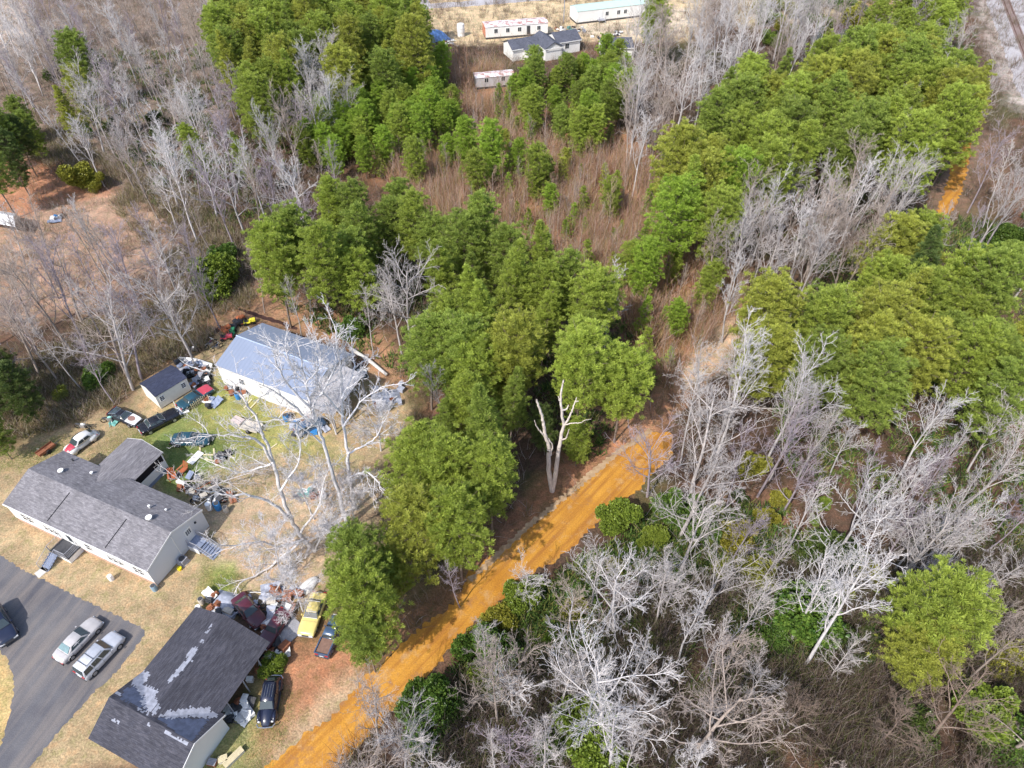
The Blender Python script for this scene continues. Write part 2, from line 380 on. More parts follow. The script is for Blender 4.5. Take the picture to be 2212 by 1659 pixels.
M_WHITE = panelled("white siding", (.80,.79,.76), 2.0, 1, .35, 0, .6, (.62,.58,.52), .3)
M_WHITE_SHADE = panelled("shade tinted white siding", (.66,.68,.72), 2.0, 1, .35, 0, .6, (.5,.5,.5), .2)  # white siding of the gable end, bluish shade put into its colour
M_TRIM = plain("white trim", (.80,.79,.77), .5, .4, 0, .05)
M_BRICK = plain("pinkish brick skirting", (.46,.30,.24), .9, .2, 0, .25, 5)
M_GLASS = plain("dark window glass", (.04,.05,.06), .12, .6, 0, .1)
M_BLK = plain("black screen", (.012,.012,.016), .7, .2)
M_METR = panelled("blue grey metal roof", (.235,.275,.37), .55, 0, .22, .1, .5, (.36,.40,.48), .35)
M_CORR = panelled("corrugated weathered metal", (.42,.41,.43), 1.6, 0, 1.6, .1, .6, (.34,.27,.22), .5)
M_WOODG = plain("weathered grey wood", (.33,.33,.36), .85, .2, 0, .2, 8)
M_BLUEG = plain("blue grey painted steps", (.24,.28,.38), .7, .3, 0, .15, 6)
M_CONC = plain("concrete", (.55,.52,.48), .9, .2)
M_RUSTR = None
k = N("rusting white roof"); uv = k.coord("UV"); n1 = k.ramp(k.noise(.55, 7, uv, .72), [(.47, 0.0), (.56, 1.0)])
M_RUSTR = k.base(k.mix(n1, (.74,.70,.70), k.ramp(k.noise(2, 4, uv), [(.3, (.30,.11,.09)), (.7, (.45,.26,.22))])), .7, .3)
M_AQUA = panelled("pale green metal roof", (.50,.66,.58), .6, 0, .3, .1, .5, (.7,.75,.72), .5)
M_DOOR = plain("white door", (.78,.78,.76), .5, .4, 0, .04)
M_DKG = plain("dark grey plastic", (.06,.06,.065), .6)
def slab(mb, a, b, c, d, th=.12):
    """roof slab: a->b along the eave, d->c along the ridge, with uv in metres"""
    a, b, c, d = (Vector(p) for p in (a, b, c, d)); n = (b-a).cross(d-a).normalized()
    if n.z < 0: n = -n
    U = (b-a).length; Vv = (d-a).length; t = n*th
    uo = a.x*.37
    mb.face([a, b, c, d], [(uo, 0), (uo+U, 0), (uo+U, Vv), (uo, Vv)])
    mb.face([d-t, c-t, b-t, a-t], [(0,0)]*4)
    for p, q in ((a,b),(b,c),(c,d),(d,a)): mb.face([p-t, q-t, q, p], [(0,0),(1,0),(1,.1),(0,.1)])
def wallq(mb, p, q, z0, z1, zq1=None):
    L_ = math.hypot(q[0]-p[0], q[1]-p[1]); z2 = z1 if zq1 is None else zq1
    mb.face([(p[0],p[1],z0), (q[0],q[1],z0), (q[0],q[1],z2), (p[0],p[1],z1)], [(0,z0),(L_,z0),(L_,z2),(0,z1)])
def gable_walls(mb, x0, x1, y0, y1, z0, ze, zr, yr=None):
    yr = (y0+y1)/2 if yr is None else yr
    wallq(mb, (x0,y0), (x1,y0), z0, ze); wallq(mb, (x1,y1), (x0,y1), z0, ze)
    for x, s in ((x1,1), (x0,-1)):
        pts = [(x,y0,z0),(x,y1,z0),(x,y1,ze),(x,yr,zr),(x,y0,ze)]
        if s < 0: pts = pts[::-1]
        mb.face(pts, [(p[1], p[2]) for p in pts])
def window(root, x, y, z, w_, h, face='front', nx=1, ny=2, name="window"):
    """flat framed window on a wall facing -y ('front'), +x ('right'), -x ('left')"""
    e = .05; m = MB(); g = MB()
    def bx(mm, u0, u1, z0, z1, o0, o1):
        if face == 'front': mm.box(x+u0, x+u1, y-o1, y-o0, z+z0, z+z1)
        elif face == 'right': mm.box(x+o0, x+o1, y+u0, y+u1, z+z0, z+z1)
        else: mm.box(x-o1, x-o0, y+u0, y+u1, z+z0, z+z1)
    hw = w_/2
    bx(m, -hw-e, -hw, 0, h, .003, .07); bx(m, hw, hw+e, 0, h, .003, .07); bx(m, -hw-e, hw+e, h, h+e, .003, .07); bx(m, -hw-e, hw+e, -e, 0, .003, .08)
    for i in range(1, nx): bx(m, -hw+w_*i/nx-.018, -hw+w_*i/nx+.018, 0, h, .02, .05)
    for i in range(1, ny): bx(m, -hw, hw, h*i/ny-.018, h*i/ny+.018, .02, .053)
    f = m.build(name, M_TRIM, root); bx(g, -hw, hw, 0, h, .003, .025); g.build("pane", M_GLASS, f); return f
HOUSE_O = (-57.05, 46.75, R(-23.8)); LOW_O = (-31.2, 22.95, R(-23.9)); GAR_O = (-39.8, 69.0, R(-25.6)); SHED_O = (-46.5, 64.15, R(50.2))
TRAILER_O = (-7.0, 198.9, R(12)); LONG_O = (18.0, 210.4, R(18.5)); SMALL_O = (-8.4, 166.6, R(13))
# ---- the long light grey house
h1 = empty("house", (HOUSE_O[0], HOUSE_O[1], 0), HOUSE_O[2], "long white house with a light grey shingle roof and a rear porch wing", "house")
L1, W1, EZ, RZ = 21.0, 8.4, 3.3, 4.7
m = MB(); gable_walls(m, .2, L1-.15, .08, W1-.08, .7, EZ-.05, RZ-.12); m.build("wall", M_WHITE, h1)
m = MB()
m.box(.24, L1-.19, .13, W1-.13, -.05, .7); m.build("skirting", M_BRICK, h1)
m = MB(); m2 = MB()
pts = [(L1-.14,.08,.1),(L1-.14,W1-.08,.1),(L1-.14,W1-.08,EZ-.05),(L1-.14,W1/2,RZ-.12),(L1-.14,.08,EZ-.05)]; m2.face(pts, [(p[1],p[2]) for p in pts]); m2.build("gable_wall", M_WHITE_SHADE, h1)
m = MB(); slab(m, (0,0,EZ), (L1,0,EZ), (L1,W1/2,RZ), (0,W1/2,RZ)); slab(m, (L1,W1,EZ), (0,W1,EZ), (0,W1/2,RZ), (L1,W1/2,RZ))
# porch wing joins the rear slope
bx0, bx1, by = 5.2, 10.85, 13.1; bxr = 8.0; zb = 3.0; zbr = 4.05; sl_ = (RZ-EZ)/(W1/2); yj = W1-(zbr-EZ)/sl_
slab(m, (bx0,by,zb), (bx0,W1+.1,zb), (bxr,yj,zbr), (bxr,by,zbr)); slab(m, (bx1,W1+.1,zb), (bx1,by,zb), (bxr,by,zbr), (bxr,yj,zbr))
roof = m.build("roof", M_SH, h1)
m = MB()
for p, q in (((L1+.012,0,EZ),(L1+.012,W1/2,RZ)), ((L1+.012,W1/2,RZ),(L1+.012,W1,EZ)), ((bx1,by+.012,zb),(bxr,by+.012,zbr)), ((bxr,by+.012,zbr),(bx0,by+.012,zb))):
    p, q = Vector(p), Vector(q); n_ = Vector((0,0,-.2)); d = Vector((.03,0,0)) if abs(p.x-q.x) < .01 else Vector((0,.03,0))
    i = len(m.v); m.v += [tuple(v) for v in (p+Vector((0,0,.02)), q+Vector((0,0,.02)), q+n_, p+n_, p+Vector((0,0,.02))+d, q+Vector((0,0,.02))+d, q+n_+d, p+n_+d)]
    m.f += [(i,i+1,i+2,i+3),(i+7,i+6,i+5,i+4),(i,i+4,i+5,i+1),(i+2,i+6,i+7,i+3)]
m.box(0, L1, -.10, -.012, EZ-.17, EZ-.02)
m.build("fascia", M_TRIM, roof)
for (x0, y0, x1, y1) in ((6.6, .3, 6.9, 3.7), (15.0, .3, 15.3, 3.6)):          # raised shingle seams of the two front dormer edges
    m = MB(); z = lambda y: EZ+sl_*y
    m.tube([(x0, y0, z(y0)+.03), (x1, y1, z(y1)+.03)], .045, 5); m.build("seam", M_SHD, roof)
def vent(x, y, r, h_, mat):
    zz = (EZ+sl_*y) if y < W1/2 else EZ+sl_*(W1-y)
    m = MB(); m.cyl(x, y, zz-.05, zz+h_, r, 10); m.cyl(x, y, zz+h_, zz+h_+.05, r*1.5, 10); m.build("vent", mat, roof)
for x, y, r, h_, mt in ((2.6,7.6,.09,.3,M_DKG),(3.3,5.6,.22,.22,M_TRIM),(6.3,7.0,.12,.2,M_TRIM),(16.2,5.9,.10,.35,M_TRIM),(18.0,6.4,.08,.22,M_TRIM),(17.6,4.6,.24,.3,M_TRIM)): vent(x, y, r, h_, mt)
ym = .08
for x, n_, w_ in ((3.0,2,.75),(6.6,3,.62),(12.2,1,.8),(16.0,3,.62),(19.3,2,.6)):
    for i in range(n_): window(h1, x+(i-(n_-1)/2)*(w_+.14), ym, 1.45, w_, 1.25, 'front', 1, 2)
for x in (6.6, 16.0):
    m = MB(); m.prism([(x-1.5, ym-.004), (x-1.5, ym-.16), (x+1.5, ym-.16), (x+1.5, ym-.004)], 2.78, 2.92); m.build("trim", M_TRIM, h1)
dr = MB().box(9.0, 9.95, ym-.06, ym-.004, .95, 2.95).build("door", M_TRIM, h1); MB().box(9.15, 9.8, ym-.085, ym-.065, 1.5, 2.75).build("pane", M_GLASS, dr)
m = MB(); m.tube([(9.2, ym-.07, 1.7), (9.2, ym-.12, 1.7)], .04, 6); m.build("handle", M_DKG, dr)
XR = L1-.135
dr = MB().box(XR, XR+.06, 5.35, 6.3, 1.0, 3.0).build("door", M_DOOR, h1)
m = MB()
for i in range(3):
    for j in range(3): m.box(XR+.065, XR+.075, 5.5+i*.23, 5.66+i*.23, 2.05+j*.24, 2.24+j*.24)
m.build("pane", M_GLASS, dr)
MB().tube([(XR+.06, 3.95, .1), (XR+.06, 3.95, EZ+.8)], .05, 6).build("downspout", M_TRIM, h1)
MB().box(XR, XR+.16, 6.9, 7.1, 2.5, 2.7).build("porch_light", M_DKG, h1)
# porch wing walls: knee wall, black screens, corner posts
m = MB(); m.box(bx0+.15, bx1-.15, by-.22, by-.14, 0, 1.5); m.box(bx1-.23, bx1-.15, W1-.2, by-.22, .5, 1.75); m.box(bx0+.15, bx0+.23, W1-.2, by-.22, 0, 1.5)
pts = [(bx0+.15,by-.18,2.75),(bx1-.15,by-.18,2.75),(bxr,by-.18,zbr-.15)]; m.face(pts, [(0,0)]*3); m.build("porch_wall", M_WHITE, h1)
MB().box(bx1-.24, bx1-.13, W1-.2, by-.22, -.03, .5).build("porch_skirting", M_BLUEG, h1)
m = MB(); m.box(bx1-.21, bx1-.17, W1-.2, by-.25, 1.75, 2.85); m.box(bx0+.2, bx1-.2, by-.2, by-.16, 1.5, 2.75); m.build("screen", M_BLK, h1)
for y in (W1+.2, by-.25): MB().box(bx1-.25, bx1-.13, y-.05, y+.1, 0, 2.85).build("post", M_TRIM, h1)
# front landing with ramped steps and railings
dk = empty("porch_steps", (HOUSE_O[0], HOUSE_O[1], 0), HOUSE_O[2], "white sided front landing with grey railings and steps down to the path", "steps")
MB().box(7.6, 10.3, -1.65, .05, .82, .95).build("landing", M_DKG, dk)
m = MB(); m.box(7.66, 10.24, -1.6, -1.52, 0, .82); m.box(10.16, 10.24, -1.52, .2, 0, .82); m.box(7.66, 7.74, -1.52, .2, 0, .82); m.build("lattice", M_TRIM, dk)
m = MB()
for i in range(6): m.box(7.6, 8.7, -1.66-.3*(i+1), -1.66-.3*i, .82-.14*(i+1)-.08, .82-.14*(i+1)+.05)
m.build("stair", M_BLUEG, dk)
def railing(mb, p, q, n, h_=.95):
    p, q = Vector(p), Vector(q)
    mb.tube([p+Vector((0,0,h_)), q+Vector((0,0,h_))], .035, 4); mb.tube([p+Vector((0,0,.12)), q+Vector((0,0,.12))], .02, 4)
    for i in range(n+1):
        a = p.lerp(q, i/n); mb.tube([a, a+Vector((0,0,h_))], .035 if i in (0, n) else .014, 4)
for p, q, n_ in (((7.64,-1.62,.95),(7.64,.15,.95),12),((8.75,-1.62,.95),(10.26,-1.62,.95),10),((10.26,-1.62,.95),(10.26,.15,.95),12),((7.62,-1.66,.85),(7.62,-3.4,.05),12),((8.7,-1.66,.85),(8.7,-3.4,.05),12)):
    m = MB(); railing(m, p, q, n_); m.build("railing", M_WOODG, dk)
sheet("path", [C1(*p) for p in ((285,1440),(325,1480),(445,1375),(400,1345))], .03, M_CONC)
st_ = empty("side_steps", (HOUSE_O[0], HOUSE_O[1], 0), HOUSE_O[2], "blue grey steps and landing with white base at the right hand end door", "steps")
MB().box(L1-.1, L1+1.5, 5.0, 6.5, .84, .95).build("landing", M_BLUEG, st_)
MB().box(L1-.06, L1+1.42, 4.98, 5.04, 0, .84).build("base", M_TRIM, st_)
m = MB()
for i in range(6): m.box(L1+1.5+.29*i, L1+1.5+.29*(i+1), 5.0, 6.5, .84-.14*(i+1)-.06, .84-.14*(i+1)+.05)
m.build("stair", M_BLUEG, st_)
for p, q, n_ in (((L1+.05,5.04,.95),(L1+1.5,5.04,.95),9),((L1+.05,6.46,.95),(L1+1.5,6.46,.95),9),((L1+1.5,5.04,.9),(L1+3.2,5.04,.05),10),((L1+1.5,6.46,.9),(L1+3.2,6.46,.05),10)):
    m = MB(); railing(m, p, q, n_); m.build("railing", M_WOODG, st_)
# ---- dark roofed house with torn shingles
h2 = empty("house", (LOW_O[0], LOW_O[1], 0), LOW_O[2], "house with a dark shingle roof torn into pale patches near the parked cars", "house")
E2, R2 = 2.9, 4.55
A0, A1, AY = -5.15, 4.5, 3.25; B0, B1, BYT, BXR = -5.1, 4.0, 10.4, -.75
m = MB(); gable_walls(m, A0+.3, A1-.25, -AY+.3, AY-.3, 0, E2, R2-.15, 0); m.build("wall", M_WHITE, h2)
m = MB(); ca = [(B0+.35, 2.5), (B1-2.2, 2.5), (B1-2.2, BYT-.3), (B0+.35, BYT-.3)]
wallq(m, ca[1], ca[2], 0, E2); wallq(m, ca[3], ca[0], 0, E2)
pts = [(ca[3][0],ca[3][1],0),(ca[3][0],ca[3][1],E2),(BXR,ca[3][1],R2-.15),(ca[2][0],ca[2][1],E2),(ca[2][0],ca[2][1],0)]; m.face(pts, [(p[0],p[2]) for p in pts]); m.build("wall", M_WHITE, h2)
m = MB()
slab(m, (A0,-AY,E2), (A1,-AY,E2), (A1,0,R2), (A0,0,R2)); slab(m, (A1,AY,E2), (A0,AY,E2), (A0,0,R2), (A1,0,R2))
slab(m, (B0-.05,BYT,E2), (B0-.05,.4,E2), (BXR,.01,R2+.012), (BXR,BYT,R2+.012)); slab(m, (B1,2.6,E2), (B1,BYT,E2), (BXR,BYT,R2+.012), (BXR,.01,R2+.012))
roof2 = m.build("roof", M_SHD, h2)
def low_z(x, y):
    a = R2-(R2-E2)*abs(y)/AY if (-AY <= y <= AY and A0 <= x <= A1) else -9
    b = -9
    if y >= 0 and B0-.05 <= x <= B1: b = R2-(R2-E2)*(abs(x-BXR)/(B1-BXR) if x > BXR else abs(x-BXR)/(BXR-B0))
    return max(a, b)
def low_local(cx, cy):
    z = 3.8
    for _ in range(6):
        p = C2(cx, cy, z); dx, dy = p.x-LOW_O[0], p.y-LOW_O[1]; c, s = math.cos(LOW_O[2]), math.sin(LOW_O[2])
        x, y = dx*c+dy*s, -dx*s+dy*c; zz = low_z(x, y); z = zz if zz > 0 else z
    return x, y
M_PATCH = plain("bare roof underlay", (.27,.28,.33), .85, .3, 0, .3, 2.5)
M_PATCHB = plain("old blue roof underlay", (.075,.09,.14), .8, .3, 0, .3, 2)
rp = random.Random(44)
def roof_patch(poly, mat, ragged=.18, off=.02, along='y'):
    lp = [low_local(*p) for p in poly]; x0, x1 = min(p[0] for p in lp), max(p[0] for p in lp); y0, y1 = min(p[1] for p in lp), max(p[1] for p in lp)
    m = MB(); cw, ch = (.13, .17) if along == 'y' else (.17, .13)
    i = 0; y = y0
    while y < y1:
        x = x0
        while x < x1:
            cx, cy = x+cw/2, y+ch/2
            if inpoly(cx+rp.uniform(-ragged, ragged), cy+rp.uniform(-ragged, ragged), lp):
                q = [(x,y),(x+cw,y),(x+cw,y+ch),(x,y+ch)]; z = [low_z(*a)+off for a in q]
                if min(z) > 1: m.face([(a[0], a[1], b) for a, b in zip(q, z)])
            x += cw
        y += ch
    if m.f: m.build("roof_patch", mat, roof2)
for poly, al in (([(1100,880),(1180,850),(1235,860),(1240,900),(1190,960),(1250,990),(1315,1010),(1290,1080),(1330,1150),(1280,1215),(1200,1190),(1230,1170),(1160,1120),(1190,1060),(1130,1000),(1090,930)],'y'),
             ([(1290,1225),(1350,1215),(1400,1180),(1490,1185),(1560,1150),(1640,1170),(1740,1150),(1750,1190),(1820,1210),(1780,1245),(1640,1235),(1580,1230),(1500,1245),(1400,1250)],'y'),
             ([(1540,730),(1590,670),(1640,665),(1600,760),(1540,820),(1480,880),(1400,960),(1390,930),(1470,840),(1560,740)],'y'),
             ([(1440,975),(1480,930),(1500,905),(1470,960)],'y'),([(1700,540),(1750,470),(1762,462),(1720,545)],'y'),([(1640,610),(1700,600),(1710,640),(1680,620)],'y'),
             ([(935,1240),(1000,1275),(1000,1300),(930,1270)],'x'),([(1185,1275),(1250,1305),(1245,1320),(1190,1290)],'x'),([(1125,1155),(1255,1225),(1245,1238),(1120,1170)],'x'),
             ([(1370,1350),(1450,1395),(1570,1450),(1570,1475),(1440,1410),(1360,1370)],'x'),([(945,1045),(985,1010),(1020,1040),(1000,1060)],'x')):
    roof_patch(poly, M_PATCH, .13, .022, al)
roof_patch([(1000,1090),(1030,1010),(1110,980),(1200,1050),(1250,1190),(1180,1160),(1060,1110)], M_PATCHB, .1, .012)
roof_patch([(1300,1240),(1500,1250),(1740,1250),(1640,1380),(1590,1440),(1440,1350)], M_PATCHB, .05, .012, 'x')
m = MB()
for s in (1, -1):
    p, q = Vector((A1+.01,0,R2)), Vector((A1+.01,s*AY,E2)); i = len(m.v); d = Vector((.04,0,0)); u_ = Vector((0,0,.03)); n_ = Vector((0,0,-.2))
    m.v += [tuple(v) for v in (p+u_,q+u_,q+n_,p+n_,p+u_+d,q+u_+d,q+n_+d,p+n_+d)]; m.f += [(i,i+1,i+2,i+3),(i+7,i+6,i+5,i+4),(i,i+4,i+5,i+1),(i+2,i+6,i+7,i+3)]
m.build("fascia", M_TRIM, roof2)
for y in (4.2, 6.4, 8.6): MB().box(B1-.25, B1-.15, y-.05, y+.05, 0, E2-.1).build("porch_post", M_WOODG, h2)
# ---- metal garage
h3 = empty("garage", (GAR_O[0], GAR_O[1], 0), GAR_O[2], "large white garage with a blue grey metal roof and a striped tin lean to", "garage")
LG, WG, EG, RG = 15.2, 9.7, 3.6, 5.0
m = MB(); gable_walls(m, .15, LG-.1, .15, WG-.15, 0, EG-.05, RG-.15); m.build("wall", panelled("ribbed white wall metal", (.78,.76,.72), .8, 0, .35, 0, .55, (.55,.42,.3), .35), h3)
m = MB(); slab(m, (0,0,EG), (LG,0,EG), (LG,WG/2,RG), (0,WG/2,RG), .07); slab(m, (LG,WG,EG), (0,WG,EG), (0,WG/2,RG), (LG,WG/2,RG), .07); r3 = m.build("roof", M_METR, h3)
MB().tube([(-.02,WG/2,RG+.02),(LG+.02,WG/2,RG+.02)], .09, 6).build("ridge_cap", plain("pale ridge cap", (.36,.43,.56), .4, .4), r3)
m = MB(); slab(m, (LG+.02,-.3,EG-.55), (LG+4.0,-.3,EG-.75), (LG+4.0,WG*.72,EG+.25), (LG+.02,WG*.72,EG+.45), .05); m.build("lean_to_roof", M_CORR, h3)
for x, y in ((LG+3.8,-.1),(LG+3.8,3.4),(LG+3.8,6.6)): MB().box(x-.07, x+.07, y-.07, y+.07, 0, EG-.75+(y+.3)/7.3).build("post", M_WOODG, h3)
window(h3, 4.0, .15, 1.5, .8, 1.1, 'front', 3, 2)
MB().box(7.4, 8.4, .09, .146, .02, 2.1).build("door", M_DOOR, h3)
# ---- navy roofed shed
h4 = empty("shed", (SHED_O[0], SHED_O[1], 0), SHED_O[2], "small cream shed with a navy blue roof and two paned windows", "shed")
LS, WS, ES, RS_ = 4.7, 3.8, 2.45, 3.05
M_CREAM = plain("cream siding", (.74,.71,.63), .6, .3, 0, .05)
m = MB(); gable_walls(m, .06, LS-.06, .08, WS-.08, .15, ES, RS_-.06, 2.0); m.build("wall", M_CREAM, h4)
for x in (.3, 2.3, 4.3):
    for y in (.3, 3.4): MB().box(x-.15, x+.15, y-.15, y+.15, 0, .16).build("block", M_CONC, h4)
m = MB(); slab(m, (0,-.05,ES), (LS,-.05,ES), (LS,2.0,RS_), (0,2.0,RS_), .06); slab(m, (LS,WS+.05,ES), (0,WS+.05,ES), (0,2.0,RS_), (LS,2.0,RS_), .06); m.build("roof", M_SHN, h4)
for x in (.75, 3.9): window(h4, x, .08, 1.2, .55, .75, 'front', 2, 3)
# ---- far buildings along the top
def trailer(org, L_, W_, ez, label, roofm, wallm, wins, arch=.35, cat="trailer", skirt=.5):
    h = empty("trailer_home", (org[0], org[1], 0), org[2], label, cat)
    m = MB(); gable_walls(m, 0, L_, 0, W_, skirt, ez, ez+arch-.03); m.build("wall", wallm, h)
    m = MB(); slab(m, (-.1,-.12,ez), (L_+.1,-.12,ez), (L_+.1,W_/2,ez+arch), (-.1,W_/2,ez+arch), .06); slab(m, (L_+.1,W_+.12,ez), (-.1,W_+.12,ez), (-.1,W_/2,ez+arch), (L_+.1,W_/2,ez+arch), .06); m.build("roof", roofm, h)
    MB().box(.05, L_-.05, .06, W_-.06, 0, skirt).build("skirting", M_DKG if skirt < .7 else M_TRIM, h)
    for x in wins: window(h, x, 0, 1.5, .9, 1.0, 'front', 2, 1)
    return h
t1 = trailer(TRAILER_O, 17.0, 4.4, 3.1, "old white trailer home with a rust streaked roof at the top centre", M_RUSTR, M_WHITE, (2.8, 6.0, 9.2, 14.5))
MB().box(11.2, 12.1, -.07, -.004, .6, 2.7).build("door", M_DKG, t1)
k = N("rusted end metal"); M_RUSTE = k.base(k.ramp(k.noise(1.5, 5, k.coord()), [(.35, (.45,.13,.06)), (.7, (.62,.32,.22))]), .8)
MB().box(-.06, -.004, .1, 4.3, .5, 3.05).build("end_panel", M_RUSTE, t1)
t2 = trailer(LONG_O, 25.0, 5.4, 3.4, "long white trailer home with a pale green roof at the top edge", M_AQUA, M_WHITE, (9.0, 12.5, 14.6, 21.5), .7)
m = MB(); m.box(6.1, 8.1, -1.4, -.02, .7, .82); m.box(6.1, 6.2, -1.4, -1.3, 0, 1.7); m.box(8.0, 8.1, -1.4, -1.3, 0, 1.7); m.build("porch", M_WOODG, t2); MB().box(6.6, 7.5, -.07, -.004, .85, 2.9).build("door", M_DOOR, t2)
t3 = trailer(SMALL_O, 9.2, 3.2, 2.7, "derelict grey trailer with a rusty streaked roof hidden among saplings", M_RUSTR, panelled("stained grey siding", (.50,.49,.50), 1.2, 0, .6, 0, .7, (.35,.30,.28), .6), (2.5, 6.5))
M_SHK = shingles("charcoal shingles", (.075,.08,.105), (.125,.13,.16))
h5 = empty("house", (8.2, 183.6, 0), R(23), "dark grey roofed house with white fascia and several gables at the top centre", "house")
def block(root, x0, x1, y0, y1, ez, rz, alongx=True):
    m = MB(); r = MB(); o = .35
    if alongx:
        gable_walls(m, x0+.3, x1-.3, y0+.3, y1-.3, 0, ez, rz-.2); ym_ = (y0+y1)/2
        slab(r, (x0,y0,ez), (x1,y0,ez), (x1,ym_,rz), (x0,ym_,rz)); slab(r, (x1,y1,ez), (x0,y1,ez), (x0,ym_,rz), (x1,ym_,rz))
    else:
        xm = (x0+x1)/2; wallq(m, (x0+.3,y0+.3), (x1-.3,y0+.3), 0, ez); wallq(m, (x0+.3,y1), (x0+.3,y0+.3), 0, ez); wallq(m, (x1-.3,y0+.3), (x1-.3,y1), 0, ez)
        pts = [(x0+.3,y0+.3,ez),(x1-.3,y0+.3,ez),(xm,y0+.3,rz-.2)]; m.face(pts, [(0,0)]*3)
        slab(r, (x0,y1,ez), (x0,y0,ez), (xm,y0,rz), (xm,y1,rz)); slab(r, (x1,y0,ez), (x1,y1,ez), (xm,y1,rz), (xm,y0,rz))
    m.build("wall", M_WHITE, root); rr_ = r.build("roof", M_SHK, root)
    f = MB(); f.box(x0, x1, y0-.08, y0-.01, ez-.22, ez-.03); f.build("fascia", M_TRIM, rr_)
block(h5, 0, 5.2, 0, 9, 3.0, 4.4, False); block(h5, 4.6, 11.6, 2.6, 9.6, 3.02, 4.5, True); block(h5, -7.6, .4, 3.0, 9.6, 2.9, 4.3, True); block(h5, -4.6, -.6, .8, 6.0, 2.8, 3.9, False)
MB().box(4.6, 4.8, .3, .5, 0, 3.0).build("porch_post", M_TRIM, h5)
window(h5, 7.6, 2.9, 1.2, 1.1, 1.2, 'front', 2, 1)
h6 = empty("house", (22.6, 184.5, 0), R(4), "low dark roofed house half hidden behind grey bare trees at the top centre", "house"); block(h6, 0, 8, 0, 7.5, 2.9, 4.2, True)
# carport at the left edge
cp = empty("carport", C5(185, 322, 0), R(128), "white metal carport with an arched roof at the left edge", "carport")
o_ = cp.location; c0 = [C5(185,320,2.6)-o_, C5(150,270,2.6)-o_, C5(-260,190,2.6)-o_, C5(-260,400,2.6)-o_]
cp.rotation_euler = (0,0,0); m = MB(); a_, b_ = C5(180,322,2.5)-o_, C5(148,268,2.7)-o_
a_, b_ = Vector((0,0,2.4)), Vector((-2.0,4.2,2.4)); ax = Vector((-9.5,2.6,0)); mid_ = (a_+b_)/2+Vector((0,0,.8))
slab(m, a_, a_+ax, mid_+ax, mid_, .05); slab(m, b_+ax, b_, mid_, mid_+ax, .05); m.build("roof", panelled("white carport metal", (.80,.80,.80), .8, 0, .2, .1, .45, (.6,.55,.5), .2), cp)
for p in (a_, b_, a_+ax*.5, b_+ax*.5): MB().tube([(p.x*.98, p.y*.98, 0), (p.x*.98, p.y*.98, 2.36)], .05, 5).build("post", M_TRIM, cp)
# ------------------------------------------------------------------ vehicles
def paint(name, c, rough=.28, fade=.1):
    k = N(name); f = k.noise(1.4, 5, k.coord()); lo = tuple(x*(1-fade) for x in c); hi = tuple(min(1, x*(1+fade)+fade*.03) for x in c)
    k.base(k.ramp(f, [(.35, lo), (.65, hi)]), rough, .5); k.b.inputs["Coat Weight"].default_value = .6; k.b.inputs["Coat Roughness"].default_value = .12; return k.m
M_TYRE = plain("tyre rubber", (.02,.02,.02), .85); M_RIM = plain("wheel rim", (.42,.42,.43), .35, .5, .6); M_CHR = plain("chrome trim", (.6,.6,.62), .2, .6, .8)
M_CGL = plain("car glass", (.045,.06,.065), .06, .7, 0, .1); M_CGLL = plain("pale car glass", (.16,.24,.25), .08, .7, 0, .2); M_RED = plain("red lamp", (.45,.02,.02), .3, .5); M_LAMP = plain("clear lamp", (.7,.7,.7), .15, .6)
STY = {  # length, width; body stations (x frac, halfwidth frac, belt z); cabin base x0,x1, roof x0,x1, roof z, base/roof half width
 'sedan': dict(L=4.9, W=1.82, st=[(-.5,.72,.62),(-.47,.90,.86),(-.36,.98,.94),(-.2,1,.95),(.05,1,.95),(.2,1,.93),(.36,.97,.86),(.46,.88,.74),(.5,.66,.55)], cab=(-.33,.20,-.20,.04), rz=1.40, wb=.88, wr=.66),
 'wagon': dict(L=4.8, W=1.9, st=[(-.5,.90,.75),(-.49,.96,1.0),(-.36,1,1.04),(-.1,1,1.04),(.12,1,1.03),(.2,1,1.02),(.36,.97,.97),(.47,.90,.84),(.5,.72,.6)], cab=(-.485,.22,-.44,.09), rz=1.72, wb=.93, wr=.76),
 'coupe': dict(L=4.9, W=1.85, st=[(-.5,.86,.6),(-.49,.94,.88),(-.36,1,.92),(-.1,1,.90),(.1,1,.90),(.3,1,.87),(.44,.98,.83),(.49,.92,.74),(.5,.85,.55)], cab=(-.30,.13,-.22,.02), rz=1.30, wb=.86, wr=.66),
 'low': dict(L=4.8, W=1.84, st=[(-.5,.86,.6),(-.49,.93,.88),(-.36,1,.90),(-.1,1,.86),(.1,1,.86),(.3,.99,.80),(.44,.94,.70),(.49,.80,.58),(.5,.7,.45)], cab=(-.40,.14,-.17,.01), rz=1.22, wb=.84, wr=.58),
 'pickup': dict(L=4.9, W=1.75, st=[(-.5,.94,.75),(-.495,.97,.98),(-.3,1,.98),(-.1,1,.98),(.1,1,.98),(.25,1,.97),(.42,.98,.92),(.49,.93,.8),(.5,.85,.55)], cab=(-.10,.20,-.08,.10), rz=1.55, wb=.92, wr=.74),
}
def ring(x, hw, zb):
    return [(x,-hw*.90,.24),(x,-hw*.99,.42),(x,-hw,.62 if zb > .7 else zb*.8),(x,-hw*.97,zb-.06),(x,-hw*.86,zb),(x,-hw*.45,zb+.035),(x,0,zb+.045),(x,hw*.45,zb+.035),(x,hw*.86,zb),(x,hw*.97,zb-.06),(x,hw,.62 if zb > .7 else zb*.8),(x,hw*.99,.42),(x,hw*.90,.24)]
